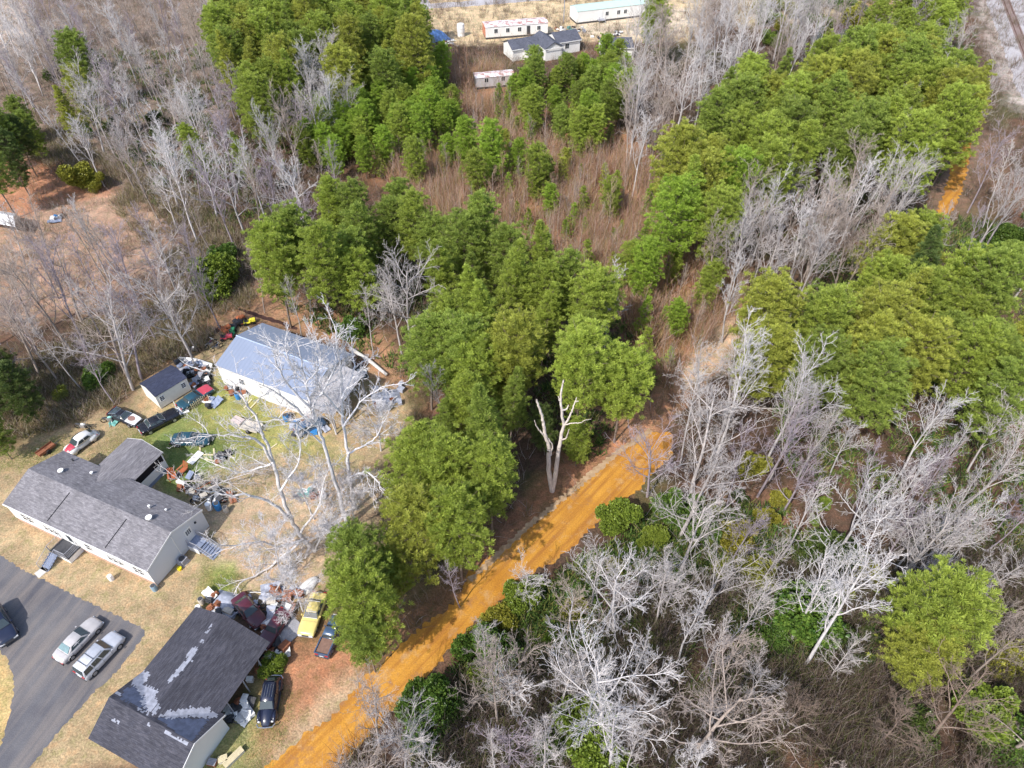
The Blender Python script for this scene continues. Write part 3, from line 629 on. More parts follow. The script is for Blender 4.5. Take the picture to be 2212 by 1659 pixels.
def loft(mb, rings, cap=True):
    n = len(rings[0]); i0 = len(mb.v)
    for r in rings: mb.v += [tuple(p) for p in r]
    for k in range(len(rings)-1):
        for j in range(n-1):
            a = i0+k*n+j; mb.f.append((a, a+n, a+n+1, a+1))
        a = i0+k*n; mb.f.append((a+n-1, a+2*n-1, a+n, a))
    if cap: mb.f.append(tuple(range(i0, i0+n))); mb.f.append(tuple(range(i0+(len(rings)-1)*n, i0+len(rings)*n))[::-1])
def interp(st, f):
    for a, b in zip(st, st[1:]):
        if a[0] <= f <= b[0]:
            t = (f-a[0])/(b[0]-a[0]); return a[1]+(b[1]-a[1])*t, a[2]+(b[2]-a[2])*t
    return st[-1][1:]
def wheels(root, L, W, fx, rx, r=.32, zc=None):
    for x in (fx, rx):
        for s in (-1, 1):
            m = MB(); y = s*(W/2-.10); m.tube([(x, y-.1, r), (x, y+.1, r)], r, 16); w_ = m.build("wheel", M_TYRE, root)
            m = MB(); y2 = y+s*.1; m.tube([(x, y2-.01, r), (x, y2+.015, r)], r*.62, 12); m.build("rim", M_RIM, w_)
def car(style, pt, head, mat, label, s=1.0, roofmat=None, glass=None, extras=(), name="parked_car", cat="car", z=0):
    S_ = STY[style]; L, W = S_['L'], S_['W']; rt_ = empty(name, (pt[0], pt[1], z), head, label, cat, None, (s, s, s)); hw = W/2
    rings = []
    for i in range(29):
        f = -.5+i/28; a, b = interp(S_['st'], f); rings.append(ring(f*L, hw*a, b))
    m = MB(); loft(m, rings)
    for wx in (.31, -.31):                                              # arches stand a little proud
        for sg in (-1, 1):
            m.tube([(wx*L+math.cos(t)*.40, sg*(hw*interp(S_['st'], wx)[0]*.995), .33+math.sin(t)*.40) for t in [math.pi*j/8 for j in range(9)]], .03, 4)
    body = m.build("body", mat, rt_, True)
    c0, c1, r0, r1 = (q*L for q in S_['cab']); rz = S_['rz']
    bw = lambda x: hw*interp(S_['st'], x/L)[0]*S_['wb']; zb = lambda x: interp(S_['st'], x/L)[1]+.0
    rw = hw*S_['wr']; N_ = 6; m = MB(); rr_ = []
    sec = [(c0, zb(c0), bw(c0), 0)]
    def cs(x, top, wt, wbse, zbse):
        return [(x,-wbse,zbse-.05),(x,-wbse,zbse+.02),(x,-(wbse*.45+wt*.55),zbse+(top-zbse)*.6),(x,-wt,top-.06),(x,-wt*.86,top-.005),(x,-wt*.4,top+.03),(x,wt*.4,top+.03),(x,wt*.86,top-.005),(x,wt,top-.06),(x,(wbse*.45+wt*.55),zbse+(top-zbse)*.6),(x,wbse,zbse+.02),(x,wbse,zbse-.05)]
    R_ = [cs(c0, zb(c0)+.03, bw(c0)*.97, bw(c0), zb(c0)), cs(r0, rz-.03, rw, bw(r0), zb(r0)), cs((r0+r1)/2, rz, rw*1.01, bw((r0+r1)/2), zb((r0+r1)/2)), cs(r1, rz-.03, rw, bw(r1), zb(r1)), cs(c1, zb(c1)+.03, bw(c1)*.97, bw(c1), zb(c1))]
    loft(m, R_); m.build("cabin", roofmat or mat, rt_, True)
    gl = glass or M_CGL
    def quad(nm, pts, off, mt=gl, th=.015):
        a, b, c, d = (Vector(p) for p in pts); n = (b-a).cross(d-a).normalized(); cen = (a+b+c+d)/4
        if n.dot(cen-Vector((0,0,.8))) < 0: n = -n
        mm = MB(); top = [p+n*off for p in (a,b,c,d)]; bot = [p+n*(off-th-.03) for p in (a,b,c,d)]
        mm.face(top); 
        for i in range(4): mm.face([bot[i], bot[(i+1)%4], top[(i+1)%4], top[i]])
        return mm.build(nm, mt, rt_)
    def lp(a, b, t): return tuple(a[i]+(b[i]-a[i])*t for i in range(3))
    # windscreens
    for nm, xa, xb in (("windshield", c1, r1), ("rear_window", c0, r0)):
        za = zb(xa)+.03; a = (xa,-bw(xa)*.90,za); b = (xa,bw(xa)*.90,za); c = (xb,rw*.88,rz-.0); d = (xb,-rw*.88,rz-.0)
        quad(nm, (lp(a,d,.08), lp(b,c,.08), lp(b,c,.90), lp(a,d,.90)), .03, M_CGLL if (nm == "rear_window" and extras and 'paleback' in extras) else gl)
    zB = lambda x: zb(x)+.05
    nwin = 3 if style == 'wagon' else (1 if style in ('pickup',) else 2)
    for sg in (-1, 1):
        xa, xb = c0+(r0-c0)*.55, c1-(c1-r1)*.45; ta, tb = r0+.02, r1-.02
        for i in range(nwin):
            f0, f1 = i/nwin+.02, (i+1)/nwin-.02
            pb = lambda f: (xa+(xb-xa)*f, sg*(bw(xa+(xb-xa)*f)*.985), zB(xa+(xb-xa)*f)); ptp = lambda f: (ta+(tb-ta)*f, sg*(rw*1.0), rz-.09)
            quad("side_window", (pb(f0), pb(f1), ptp(f1), ptp(f0)), .025)
    wheels(rt_, L, W, .31*L, -.31*L, .35 if style in ('wagon','pickup') else .32)
    m = MB()
    for sg in (-1, 1):
        for fx_ in ((.14, -.06, -.26) if style in ('sedan', 'wagon') else (.14, -.14)):
            a, b = interp(S_['st'], fx_); x = fx_*L; m.tube([(x, sg*hw*a*1.002, .36), (x, sg*hw*a*1.006, b*.75), (x, sg*hw*a*.975, b-.05)], .009, 3)
    a, b = interp(S_['st'], .2); m.tube([(.2*L, -hw*a*.84, b+.012), (.2*L, 0, b+.05), (.2*L, hw*a*.84, b+.012)], .012, 3)
    if style in ('sedan', 'coupe', 'low'): a, b = interp(S_['st'], -.34); m.tube([(-.345*L, -hw*a*.82, b+.012), (-.345*L, 0, b+.05), (-.345*L, hw*a*.82, b+.012)], .010, 3)
    m.build("panel_seam", M_DKG, rt_)
    m = MB(); a, b = interp(S_['st'], .49); m.box(.49*L, .5*L+.03, -hw*.38, hw*.38, .5, b-.08); m.build("grille", M_DKG, rt_)
    m = MB(); m.box(-.5*L-.03, -.49*L, -.24, .24, .55, .68); m.build("number_plate", M_LAMP, rt_)
    for sg in (-1, 1):
        a, b = interp(S_['st'], .485); m = MB(); m.box(.485*L-.04, .5*L+.01, sg*hw*.62-.2, sg*hw*.62+.2, b-.26, b-.10); m.build("headlight", M_LAMP, rt_)
        a, b = interp(S_['st'], -.49); m = MB(); m.box(-.5*L-.012, -.5*L+.06, sg*hw*.66-.18, sg*hw*.66+.18, b-.26, b-.10); m.build("tail_light", M_RED, rt_)
        m = MB(); x = c1-.25; m.box(x-.06, x+.08, sg*(hw*.98)-.06+sg*.08, sg*(hw*.98)+.06+sg*.08, zb(x)-.02, zb(x)+.13); m.build("mirror", mat, rt_)
    m = MB(); m.box(.49*L, .5*L+.06, -hw*.86, hw*.86, .34, .50); m.build("bumper", M_DKG if style != 'coupe' else M_CHR, rt_)
    m = MB(); m.box(-.5*L-.06, -.49*L, -hw*.88, hw*.88, .34, .52); m.build("bumper", M_DKG if style != 'coupe' else M_CHR, rt_)
    for e in extras:
        if isinstance(e, tuple):
            nm, f0, f1, wf, mt = e[:5]; m = MB()
            nn_ = 8; Rr = []
            for i in range(nn_+1):
                f = f0+(f1-f0)*i/nn_; a, b = interp(S_['st'], f); wv = wf if len(e) < 6 else wf*math.sqrt(max(.05, 1-((i/nn_-.5)*2)**2))
                Rr.append([(f*L, hw*a*wv*t, b+.058-.055*abs(t*wv)**2.2+(.006 if len(e) > 5 else 0)) for t in (-.88,-.5,0,.5,.88)])
            for i in range(nn_):
                for j in range(4): m.face([Rr[i][j], Rr[i+1][j], Rr[i+1][j+1], Rr[i][j+1]])
            m.build(nm, mt, rt_)
    if 'rack' in extras:
        m = MB()
        for sg in (-1, 1): m.tube([(r0+.2, sg*rw*.86, rz+.07), (r1-.25, sg*rw*.86, rz+.07)], .025, 5)
        for x in (r0+.55, r0+1.35): m.tube([(x, -rw*.86, rz+.08), (x, rw*.86, rz+.08)], .028, 5)
        m.build("roof_rack", M_DKG, rt_)
    if 'trim' in extras:
        m = MB()
        for a, b in (((c1,-bw(c1)*.93,zb(c1)+.06),(r1,-rw*.93,rz+.01)),((c1,bw(c1)*.93,zb(c1)+.06),(r1,rw*.93,rz+.01)),((c0,-bw(c0)*.93,zb(c0)+.06),(r0,-rw*.93,rz+.01)),((c0,bw(c0)*.93,zb(c0)+.06),(r0,rw*.93,rz+.01)),
                     ((r1,-rw*.93,rz+.03),(r1,rw*.93,rz+.03)),((r0,-rw*.93,rz+.03),(r0,rw*.93,rz+.03)),((c0,-bw(c0)*.93,zb(c0)+.07),(c0,bw(c0)*.93,zb(c0)+.07)),((c1,-bw(c1)*.93,zb(c1)+.07),(c1,bw(c1)*.93,zb(c1)+.07))): m.tube([a, b], .028, 4)
        m.build("window_trim", M_CHR, rt_)
    if 'bed' in extras:
        m = MB(); m.box(-.485*L, -.12*L, -hw*.8, hw*.8, .99, 1.03); m.build("bed_floor", plain("rusty bed", (.20,.12,.09), .9), rt_)
        m = MB(); m.box(-.495*L, -.12*L, -hw*.97, -hw*.82, 1.0, 1.16); m.box(-.495*L, -.12*L, hw*.82, hw*.97, 1.0, 1.16); m.box(-.497*L, -.475*L, -hw*.8, hw*.8, 1.0, 1.16); m.build("bed_side", mat, rt_)
    return rt_
def beetle(pt, head, mat, label, hoodmat=None, fendermat=None, s=1.0, rackm=None, finish=None):
    L, W = 4.05, 1.55; rt_ = empty("beetle_car", (pt[0], pt[1], 0), head, label, "car", None, (s, s, s))
    # body: narrow rounded shell, nose +x
    prof = [(-2.0,.35,.50,.50),(-1.93,.50,.72,.52),(-1.7,.58,.98,.58),(-1.3,.62,1.22,.60),(-.9,.64,1.30,.64),(-.3,.66,1.0,.66),(.3,.66,.98,.66),(.75,.62,.97,.60),(1.1,.55,.93,.52),(1.5,.45,.84,.42),(1.8,.34,.68,.32),(1.95,.22,.48,.22)]
    def rg(x, hwid, top, w2):
        o = [(x,-hwid,.25)]
        for j in range(9):
            t = math.pi*j/8; o.append((x, -hwid*math.cos(t), .45+(top-.45)*math.sin(t)**.75 if j not in (0, 8) else .45))
        o.append((x, hwid, .25)); return o
    m = MB(); loft(m, [rg(*p) for p in prof]); b = m.build("body", mat, rt_, True)
    cab = [(-1.55,.45,1.12),(-1.15,.56,1.38),(-.6,.62,1.50),(-.05,.62,1.50),(.28,.60,1.42),(.55,.58,1.20),(.78,.55,1.0)]
    m = MB(); loft(m, [[(x,-w_*1.05,.85),(x,-w_,1.0),(x,-w_*.86,z-.14),(x,-w_*.6,z-.02),(x,0,z),(x,w_*.6,z-.02),(x,w_*.86,z-.14),(x,w_,1.0),(x,w_*1.05,.85)] for x, w_, z in cab]); m.build("roof", mat, rt_, True)
    def q(nm, pts, mt=M_CGL):
        m = MB(); m.face(pts); m.build(nm, mt, rt_)
    q("windshield", [(.82,-.50,1.04),(.82,.50,1.04),(.36,.46,1.42),(.36,-.46,1.42)]); q("rear_window", [(-1.62,-.26,1.15),(-1.26,-.36,1.40),(-1.26,.36,1.40),(-1.62,.26,1.15)])
    for sg in (-1, 1):
        q("side_window", [(-.25,sg*.69,1.02),(.55,sg*.68,1.02),(.22,sg*.61,1.36),(-.22,sg*.62,1.40)][::sg]); q("side_window", [(-1.05,sg*.66,1.04),(-.32,sg*.69,1.02),(-.30,sg*.62,1.40),(-.85,sg*.57,1.34)][::sg])
        for x, r, nm in ((1.15,.44,"front_fender"), (-1.2,.46,"rear_fender")):
            m = MB(); m.ell((x, sg*.60, .50), (.56, .20, .33), 12, 8); m.build(nm, fendermat or mat, rt_, True)
        m = MB(); m.box(-.75, .7, sg*.67-.06, sg*.67+.06, .27, .33); m.build("running_board", M_DKG, rt_)
        m = MB(); m.ell((1.62, sg*.52, .62), (.08,.11,.11), 8, 6); m.build("headlight", M_LAMP, rt_, True)
        m = MB(); m.ell((-1.72, sg*.56, .58), (.06,.07,.1), 8, 6); m.build("tail_light", M_RED, rt_, True)
    wheels(rt_, 4, 1.5, 1.15, -1.2, .31)
    m = MB()
    if hoodmat:
        Rr = [[(x, w_*t, z+.02-.05*abs(t)**2*2) for t in (-1,-.5,0,.5,1)] for x, w_, z in ((.80,.50,.975),(1.1,.47,.945),(1.5,.38,.855),(1.8,.26,.70))]
        for i in range(3):
            for j in range(4): m.face([Rr[i][j], Rr[i+1][j], Rr[i+1][j+1], Rr[i][j+1]])
        m.build("hood", hoodmat, rt_)
    for x, nm in ((1.98,"bumper"), (-2.04,"bumper")): m = MB(); sgn = 1 if x > 0 else -1; m.tube([(x-sgn*.25,-.72,.46),(x,-.55,.46),(x+sgn*.05,0,.46),(x,.55,.46),(x-sgn*.25,.72,.46)], .05, 6); m.build(nm, M_CHR, rt_)
    if rackm:
        m = MB(); 
        for j in range(5): m.tube([(-.9, -.4+.2*j, 1.58), (.1, -.4+.2*j, 1.58)], .015, 4)
        m.build("roof_rack", rackm, rt_)
    return rt_
def hd(f, a, b, z=.6): p, q = f(*a, z), f(*b, z); return math.atan2(q.y-p.y, q.x-p.x)
def mid(f, a, b, z=.6): return (f(*a, z)+f(*b, z))/2
P_SILV = paint("champagne silver paint", (.46,.43,.42)); P_SILB = paint("bluish silver paint", (.47,.48,.52)); P_NAVY = paint("navy paint", (.012,.016,.04)); P_BLK = paint("black paint", (.010,.010,.014), .25)
P_TEAL = paint("dark teal paint", (.018,.065,.095)); P_WHT = paint("white paint", (.72,.71,.69)); P_REDF = paint("faded red paint", (.50,.06,.09)); P_YEL = paint("yellow paint", (.72,.58,.20), .4, .08); P_MAR = paint("maroon paint", (.085,.012,.022)); P_BLUE = paint("dull blue paint", (.05,.09,.16)); P_SPOT = paint("brown primer", (.28,.15,.12), .7)
f, a, b = C2, (478,765), (812,425); car('sedan', mid(f,a,b), hd(f,a,b), P_SILV, "champagne silver sedan parked on the asphalt drive left of the silver wagon", extras=('paleback',))
f, a, b = C2, (668,890), (985,555); car('wagon', mid(f,a,b), hd(f,a,b), P_SILB, "silver wagon with black roof rack parked beside the silver sedan", extras=('rack',))
f, a, b = C2, (-75,345), (75,600); car('wagon', mid(f,a,b), hd(f,a,b), P_NAVY, "navy blue vehicle cut by the left edge on the asphalt drive", s=1.05)
f, a, b = C1, (765,285), (568,425); beetle(mid(f,a,b), hd(f,a,b), P_WHT, "white beetle shaped car with a red front hood behind the long house", P_REDF, None, 1.12)
f, a, b = C1, (910,85), (1160,190); car('low', mid(f,a,b), hd(f,a,b), P_BLK, "black sports coupe with a white hood marked by a brown oval", extras=(("hood",.17,.485,.93,P_WHT),("hood_spot",.17,.38,.5,P_SPOT,1),'trim'))
f, a, b = C1, (1170,250), (1465,100); car('coupe', mid(f,a,b), hd(f,a,b), P_BLK, "long black coupe with chrome window trim on the green grass", extras=('trim',), s=1.05)
f, a, b = C1, (1440,325), (1725,325); car('sedan', mid(f,a,b), hd(f,a,b), P_TEAL, "dark teal sedan under an overhanging bare branch", extras=('trim',))
f, a, b = C4, (690,870), (885,745); car('coupe', mid(f,a,b), hd(f,a,b), P_TEAL, "dark teal car with a bright red hood beside the cream shed", extras=(("hood",.17,.49,.97,P_REDF),))
f, a, b = C3, (885,945), (825,1270); beetle(mid(f,a,b), hd(f,a,b), P_NAVY, "dark blue beetle shaped car on the leaves beside the dark roofed house", None, None, 1.18, M_CHR)
f, a, b = C3, (1255,250), (1165,505); car('coupe', mid(f,a,b,.7), hd(f,a,b), P_YEL, "yellow car half under the green pine", extras=('trim',), s=.98)
f, a, b = C3, (1400,470), (1320,650); car('pickup', mid(f,a,b), hd(f,b,a), P_BLUE, "dull blue pickup with a rusty bed half under the pine near the road", extras=('bed',), s=.9, name="pickup_truck", cat="pickup truck")
f, a, b = C3, (720,395), (640,300); car('sedan', mid(f,a,b), hd(f,b,a), P_MAR, "maroon car under bare branches behind the dark roofed house", s=.95)
f, a, b = C3, (930,440), (850,560); car('coupe', mid(f,a,b), hd(f,a,b), P_MAR, "crimson car in the shade beside the dark roofed house", s=.9)
f, a, b = C3, (1650,250), (1740,180); car('coupe', mid(f,a,b), hd(f,a,b), P_NAVY, "dark car glimpsed through the roadside pine", s=.8)
f, a, b = C4, (1690,1050), (1800,1040); car('wagon', mid(f,a,b), hd(f,a,b)+.5, P_BLUE, "dull blue vehicle under the tall grey tree near the metal garage", s=.85)
def motorcycle(pt, h, mat, label, s=1.0):
    r = empty("motorcycle", (pt[0], pt[1], 0), h, label, "motorcycle", None, (s, s, s))
    for x in (-.7, .7):
        m = MB(); m.tube([(x+.30*math.cos(t), 0, .32+.30*math.sin(t)) for t in [2*math.pi*j/12 for j in range(13)]], .055, 5, False); m.build("wheel", M_TYRE, r)
    m = MB(); m.tube([(.7,0,.32),(.45,0,.95),(-.1,0,.75),(-.7,0,.32)], .05, 5); m.build("frame", M_CHR, r)
    MB().ell((.15,0,.78), (.3,.15,.14), 8, 6).build("tank", mat, r, True); MB().ell((-.42,0,.78), (.38,.14,.08), 8, 6).build("seat", M_DKG, r, True)
    MB().box(-.25,.3,-.16,.16,.28,.6).build("engine", M_RIM, r); MB().tube([(.42,-.36,1.0),(.5,0,1.0),(.42,.36,1.0)], .022, 4).build("handlebar", M_CHR, r)
    return r
motorcycle(C4(925,385), hd(C4,(880,420),(975,345)), P_MAR, "dark motorcycle standing near the ditch left of the metal garage", 1.15)
motorcycle(C4(975,408), .9, P_NAVY, "small dark motorcycle against the metal garage corner")
motorcycle(C4(785,428), 0.1, P_WHT, "white motorcycle at the edge of the ditch above the junk heap", 1.1)
motorcycle(C1(700,238), -.1, P_WHT, "white motorcycle standing behind the white beetle car", 1.15)
motorcycle(C1(920,180), .2, plain("turquoise paint", (.25,.6,.52), .4), "white and turquoise motorcycle beside the black sports coupe", 1.1)
def mower(pt, h, mat, label, s=1.0):
    r = empty("lawn_tractor", (pt[0], pt[1], 0), h, label, "lawn tractor", None, (s, s, s))
    m = MB(); m.box(.15,.95,-.28,.28,.42,.78); m.build("hood", mat, r); MB().box(-.75,.2,-.42,.42,.34,.46).build("deck", mat, r)
    m = MB(); m.box(-.5,-.1,-.22,.22,.5,.6); m.box(-.6,-.48,-.22,.22,.5,.9); m.build("seat", M_DKG, r)
    for x, rr_, y in ((-.5,.27,.48),(.7,.19,.38)):
        for sg in (-1,1): m = MB(); m.tube([(x, sg*y-.08, rr_),(x, sg*y+.08, rr_)], rr_, 10); m.build("wheel", M_TYRE, r)
    MB().tube([(.25,0,.75),(.02,0,1.0)], .02, 4).build("steering_column", M_DKG, r); return r
P_OR = plain("orange paint", (.48,.15,.06), .6); P_YW = plain("bright yellow paint", (.80,.72,.06), .5); P_GR = plain("green paint", (.05,.25,.12), .5)
for x, y, h_, mt, lb in ((1240,195,.3,P_YW,"yellow lawn tractor at the peak end of the metal garage"),(1165,185,1.1,P_OR,"orange lawn tractor in the row behind the metal garage, nearest the yellow one"),(1120,225,.7,P_DK if False else M_DKG,"dark lawn tractor between two orange ones behind the garage"),(1085,262,2.0,P_OR,"orange lawn tractor near the middle of the row at the garage corner"),(1050,325,.2,P_REDF,"red lawn tractor at the lower end of the row by the garage"),(1100,290,1.6,P_GR,"green lawn tractor by the garage corner")):
    mower(C4(x, y), h_, mt, lb, 1.0)
# boat on the bank above the junk heap
p_, q_ = C4(668,495,.5), C4(890,570,.5); bt = empty("boat", ((p_+q_)/2).xy.to_3d(), math.atan2(q_.y-p_.y, q_.x-p_.x), "long white boat hull beside the ditch above the junk heap", "boat")
m = MB(); Rg = []
for i in range(13):
    f_ = i/12; x = -2.7+5.4*f_; w_ = .85*math.sin(min(1, (f_+.03)*1.6)*math.pi/2); Rg.append([(x,-w_,.85),(x,-w_*.8,.45),(x,0,.2+.25*(1-f_)**3),(x,w_*.8,.45),(x,w_,.85),(x,w_*.85,.85),(x,w_*.6,.5),(x,0,.42),(x,-w_*.6,.5),(x,-w_*.85,.85)])
loft(m, Rg); m.build("hull", P_WHT, bt); m = MB(); m.box(-1,-.7,-.6,.6,.6,.7); m.box(.7,1,-.6,.6,.6,.7); m.build("seat", M_TRIM, bt); MB().box(-2.4,2.2,-.5,.5,0,.22).build("stand", M_WOODG, bt)
MB().box(2.55,2.8,-.18,.18,.6,1.2).build("motor", M_DKG, bt)
bd = empty("boat", C3(1165,165), hd(C3,(1130,200),(1205,125)), "small upturned white dinghy near the yellow car", "boat")
m = MB(); m.ell((0,0,.1), (1.55,.72,.42), 16, 8); m.build("hull", P_WHT, bd, True); m = MB(); m.tube([(-1.5,0,.15),(-.8,0,.50),(0,0,.56),(.8,0,.50),(1.5,0,.15)], .04, 5); m.build("keel", M_TRIM, bd)
# ------------------------------------------------------------------ things in the yard
yr = random.Random(77)
M_BLUEP = plain("blue plastic", (.05,.22,.50), .4); M_WPL = plain("white plastic", (.75,.74,.72), .5); M_RUST = plain("rust", (.27,.11,.06), .9, .2, 0, .35, 4); M_TEALP = plain("teal plastic", (.14,.36,.32), .5)
M_WOODP = plain("pale lumber", (.62,.53,.34), .85, .2, 0, .15, 4); M_WOODR = plain("reddish adirondack wood", (.42,.13,.06), .7); M_YELP = plain("yellow plastic", (.85,.68,.02), .5); M_TARP = plain("grey tarpaulin", (.36,.38,.45), .6); M_BEI = plain("beige panel", (.52,.47,.40), .8)
def thing(name, pt, rz, label, cat, group=None, s=1.0): return empty(name, (pt[0], pt[1], 0), rz, label, cat, group, (s, s, s))
def barrel(pt, mat, label, s=1.0, group=None):
    r = thing("barrel", pt, yr.random()*6, label, "barrel", group, s); m = MB(); m.tube([(0,0,0),(0,0,.08),(0,0,.3),(0,0,.34),(0,0,.6),(0,0,.64),(0,0,.9)], [.27,.29,.29,.31,.29,.31,.28], 14); m.build("drum", mat, r, False); MB().cyl(0,0,.902,.93,.24,14).build("lid", M_DKG if mat != M_WPL else M_TRIM, r)
barrel(C4(1150,818), M_BLUEP, "blue barrel standing against the metal garage wall", 1.2); barrel(C4(1140,770), M_DKG, "dark barrel behind the blue one at the garage wall", 1.1)
barrel(C1(1815,905), M_BLUEP, "blue barrel beside the white one behind the long house", 1.3); barrel(C1(1743,905), M_WPL, "white barrel left of the blue one behind the long house", 1.2); barrel(C1(1880,925), M_BEI, "pale barrel right of the blue one behind the long house", 1.0)
barrel(C1(930,1490), M_WPL, "white bin beside the brick base of the long house", .9); barrel(C1(1290,1575), plain("slate blue plastic", (.24,.34,.42), .5), "slate blue bin at the near corner of the long house", 1.0)
barrel(C2(1680,290), M_BEI, "tan drum near the top corner of the torn roof", 1.0); barrel(C2(1660,355), M_WPL, "white drum touching the torn roof corner", 1.0); barrel(C4(1550,1000), M_BLUEP, "blue barrel under the grey tree in front of the garage", 1.2)
barrel(C6(645,300), M_WPL, "white tank standing left of the rusty trailer at the top", 3.4)
r = thing("bucket", C1(1495,1408), 0, "bright yellow bucket on the grass right of the long house", "bucket"); MB().tube([(0,0,0),(0,0,.38)], [.20,.26], 12).build("pail", M_YELP, r); MB().cyl(0,0,.382,.40,.25,12).build("lid", M_YELP, r)
r = thing("air_conditioner", C1(1525,1345), R(-24), "square grey air conditioner beside the long house gable", "air conditioner"); MB().box(-.42,.42,-.42,.42,.05,.75).build("case", M_WOODG, r); MB().cyl(0,0,.752,.80,.33,16).build("fan_grille", M_DKG, r); MB().box(-.5,.5,-.5,.5,0,.05).build("base_pad", M_CONC, r)
r = thing("bird_bath", C2(2080,935), 0, "small white box under the eave of the torn roof", "box"); MB().box(-.3,.3,-.22,.22,0,.5).build("box", M_WPL, r); MB().box(-.32,.32,-.24,.24,.5,.55).build("lid", M_TRIM, r)
for i, (x, y, w_, h_) in enumerate(((385,1620,.55,.5),(475,1592,.5,.5),(562,1580,.42,.45))):
    r = thing("crate", C3(x, y), R(-10+30*i), ("brown wooden crate at the left of three on the grass", "tan wooden crate in the middle of three on the grass", "long wooden crate at the right of three on the grass")[i], "crate"); L_ = .38 if i < 2 else .95
    MB().box(-L_,L_,-.3,.3,0,.42).build("side", M_RUST if i == 0 else M_BEI, r)
    m = MB()
    for k2 in range(5): m.box(-L_-.02,L_+.02,-.3+.122*k2,-.2+.122*k2,.425,.46)
    m.build("slat", M_WOODP if i else M_WOODG, r)
def board(p, q, f, mat, label, w_=.09, z=.06, name="plank", cat="plank", group=None):
    a, b = f(*p), f(*q); L_ = (b-a).length; r = tag(MB().box(-L_/2,L_/2,-w_,w_,0,.05).build(name, mat), label, cat, group); r.location = ((a+b)/2).xy.to_3d()+Vector((0,0,z)); r.rotation_euler = (0,0,math.atan2(b.y-a.y, b.x-a.x)); return r
for i, (p, q, f_, lb) in enumerate((((1195,900),(1262,825),C4,"pale plank leftmost of the pair in front of the garage"),((1238,912),(1318,828),C4,"pale plank right hand one of the pair in front of the garage"),((1225,1000),(1305,945),C4,"pale plank nearest the beige trailer"),((1385,1255),(1470,1195),C4,"long pale plank in the middle of the yard"),((830,1210),(832,1290),C4,"upright lying board below the teal sedan"),((945,1235),(950,1320),C4,"narrow board right of the one below the teal sedan"),((830,1285),(1000,1290),C4,"long board joining the white panel and the dark junk"),((870,1320),(990,1350),C4,"lower board near the dark junk below the teal sedan"),((305,405),(365,430),C1,"short plank near the rusty trailer behind the long house"))):
    board(p, q, f_, M_WOODP, lb)
board((1462,680),(1495,640), C1, M_WPL, "short white board beside the orange chair", .08)
r = tag(MB().box(-1.0,1.0,-.45,.45,0,.1).build("panel", M_WPL), "white door panel lying on the grass below the teal sedan", "panel"); r.location = C4(795,1315).xy.to_3d()+Vector((0,0,.12)); r.rotation_euler = (R(4),0,hd(C4,(765,1345),(825,1285)))
# low trailers
def flatbed(pt, h, mat, label, L_, W_, s=1.0):
    r = thing("utility_trailer", pt, h, label, "trailer", None, s); MB().box(-L_/2,L_/2,-W_/2,W_/2,.45,.52).build("deck", mat, r)
    m = MB(); m.box(-L_/2,L_/2,-W_/2-.04,-W_/2,.4,.75); m.box(-L_/2,L_/2,W_/2,W_/2+.04,.4,.75); m.build("rail", mat, r)
    for sg in (-1,1): m = MB(); m.tube([(0,sg*(W_/2+.14)-.09,.3),(0,sg*(W_/2+.14)+.09,.3)], .3, 12); m.build("wheel", M_TYRE, r)
    MB().tube([(L_/2,0,.42),(L_/2+1.0,0,.42)], .05, 4).build("hitch", M_DKG, r)
flatbed(C4(1262,1070), hd(C4,(1190,1050),(1340,1090)), M_BEI, "beige flat trailer lying in the yard below the bare oak limb", 2.6, 1.4)
flatbed(C1(395,430), hd(C1,(345,470),(440,400)), M_RUST, "rusty brown trailer behind the top corner of the long house", 2.2, .8)
r = thing("cabinet", C4(1155,1030), R(-28), "pinkish beige cabinet next to the beige flat trailer", "cabinet"); MB().box(-.75,.75,-.5,.5,0,.8).build("case", M_BEI, r); MB().box(-.78,.78,-.53,.53,.8,.86).build("top", plain("pinkish panel", (.55,.45,.42), .8), r); MB().box(-.4,.4,-.53,-.503,.1,.7).build("door", M_WOODG, r)
# adirondack chairs
for x, y, h_, lb in ((1440,655,.4,"orange wooden chair nearest the porch wing"),(1525,600,-.5,"orange wooden chair farther from the porch wing")):
    r = thing("chair", C1(x, y), h_, lb, "chair", None, 1.25)
    m = MB(); m.box(-.3,.3,-.3,.3,.34,.38); m.build("seat", M_WOODR, r)
    m = MB()
    for j in range(5): m.tube([(-.28+.14*j, .28, .36), (-.28+.14*j, .62, 1.0+.05*math.sin(j))], .05, 4)
    m.build("backrest", M_WOODR, r)
    for sx_ in (-.3,.3):
        for sy_ in (-.3,.3): m = MB(); m.box(sx_-.03,sx_+.03,sy_-.03,sy_+.03,0,.36 if sy_ > 0 else .55); m.build("leg", M_WOODR, r)
    m = MB(); m.box(-.4,-.27,-.36,.36,.56,.59); m.box(.27,.4,-.36,.36,.56,.59); m.build("armrest", M_WOODR, r)
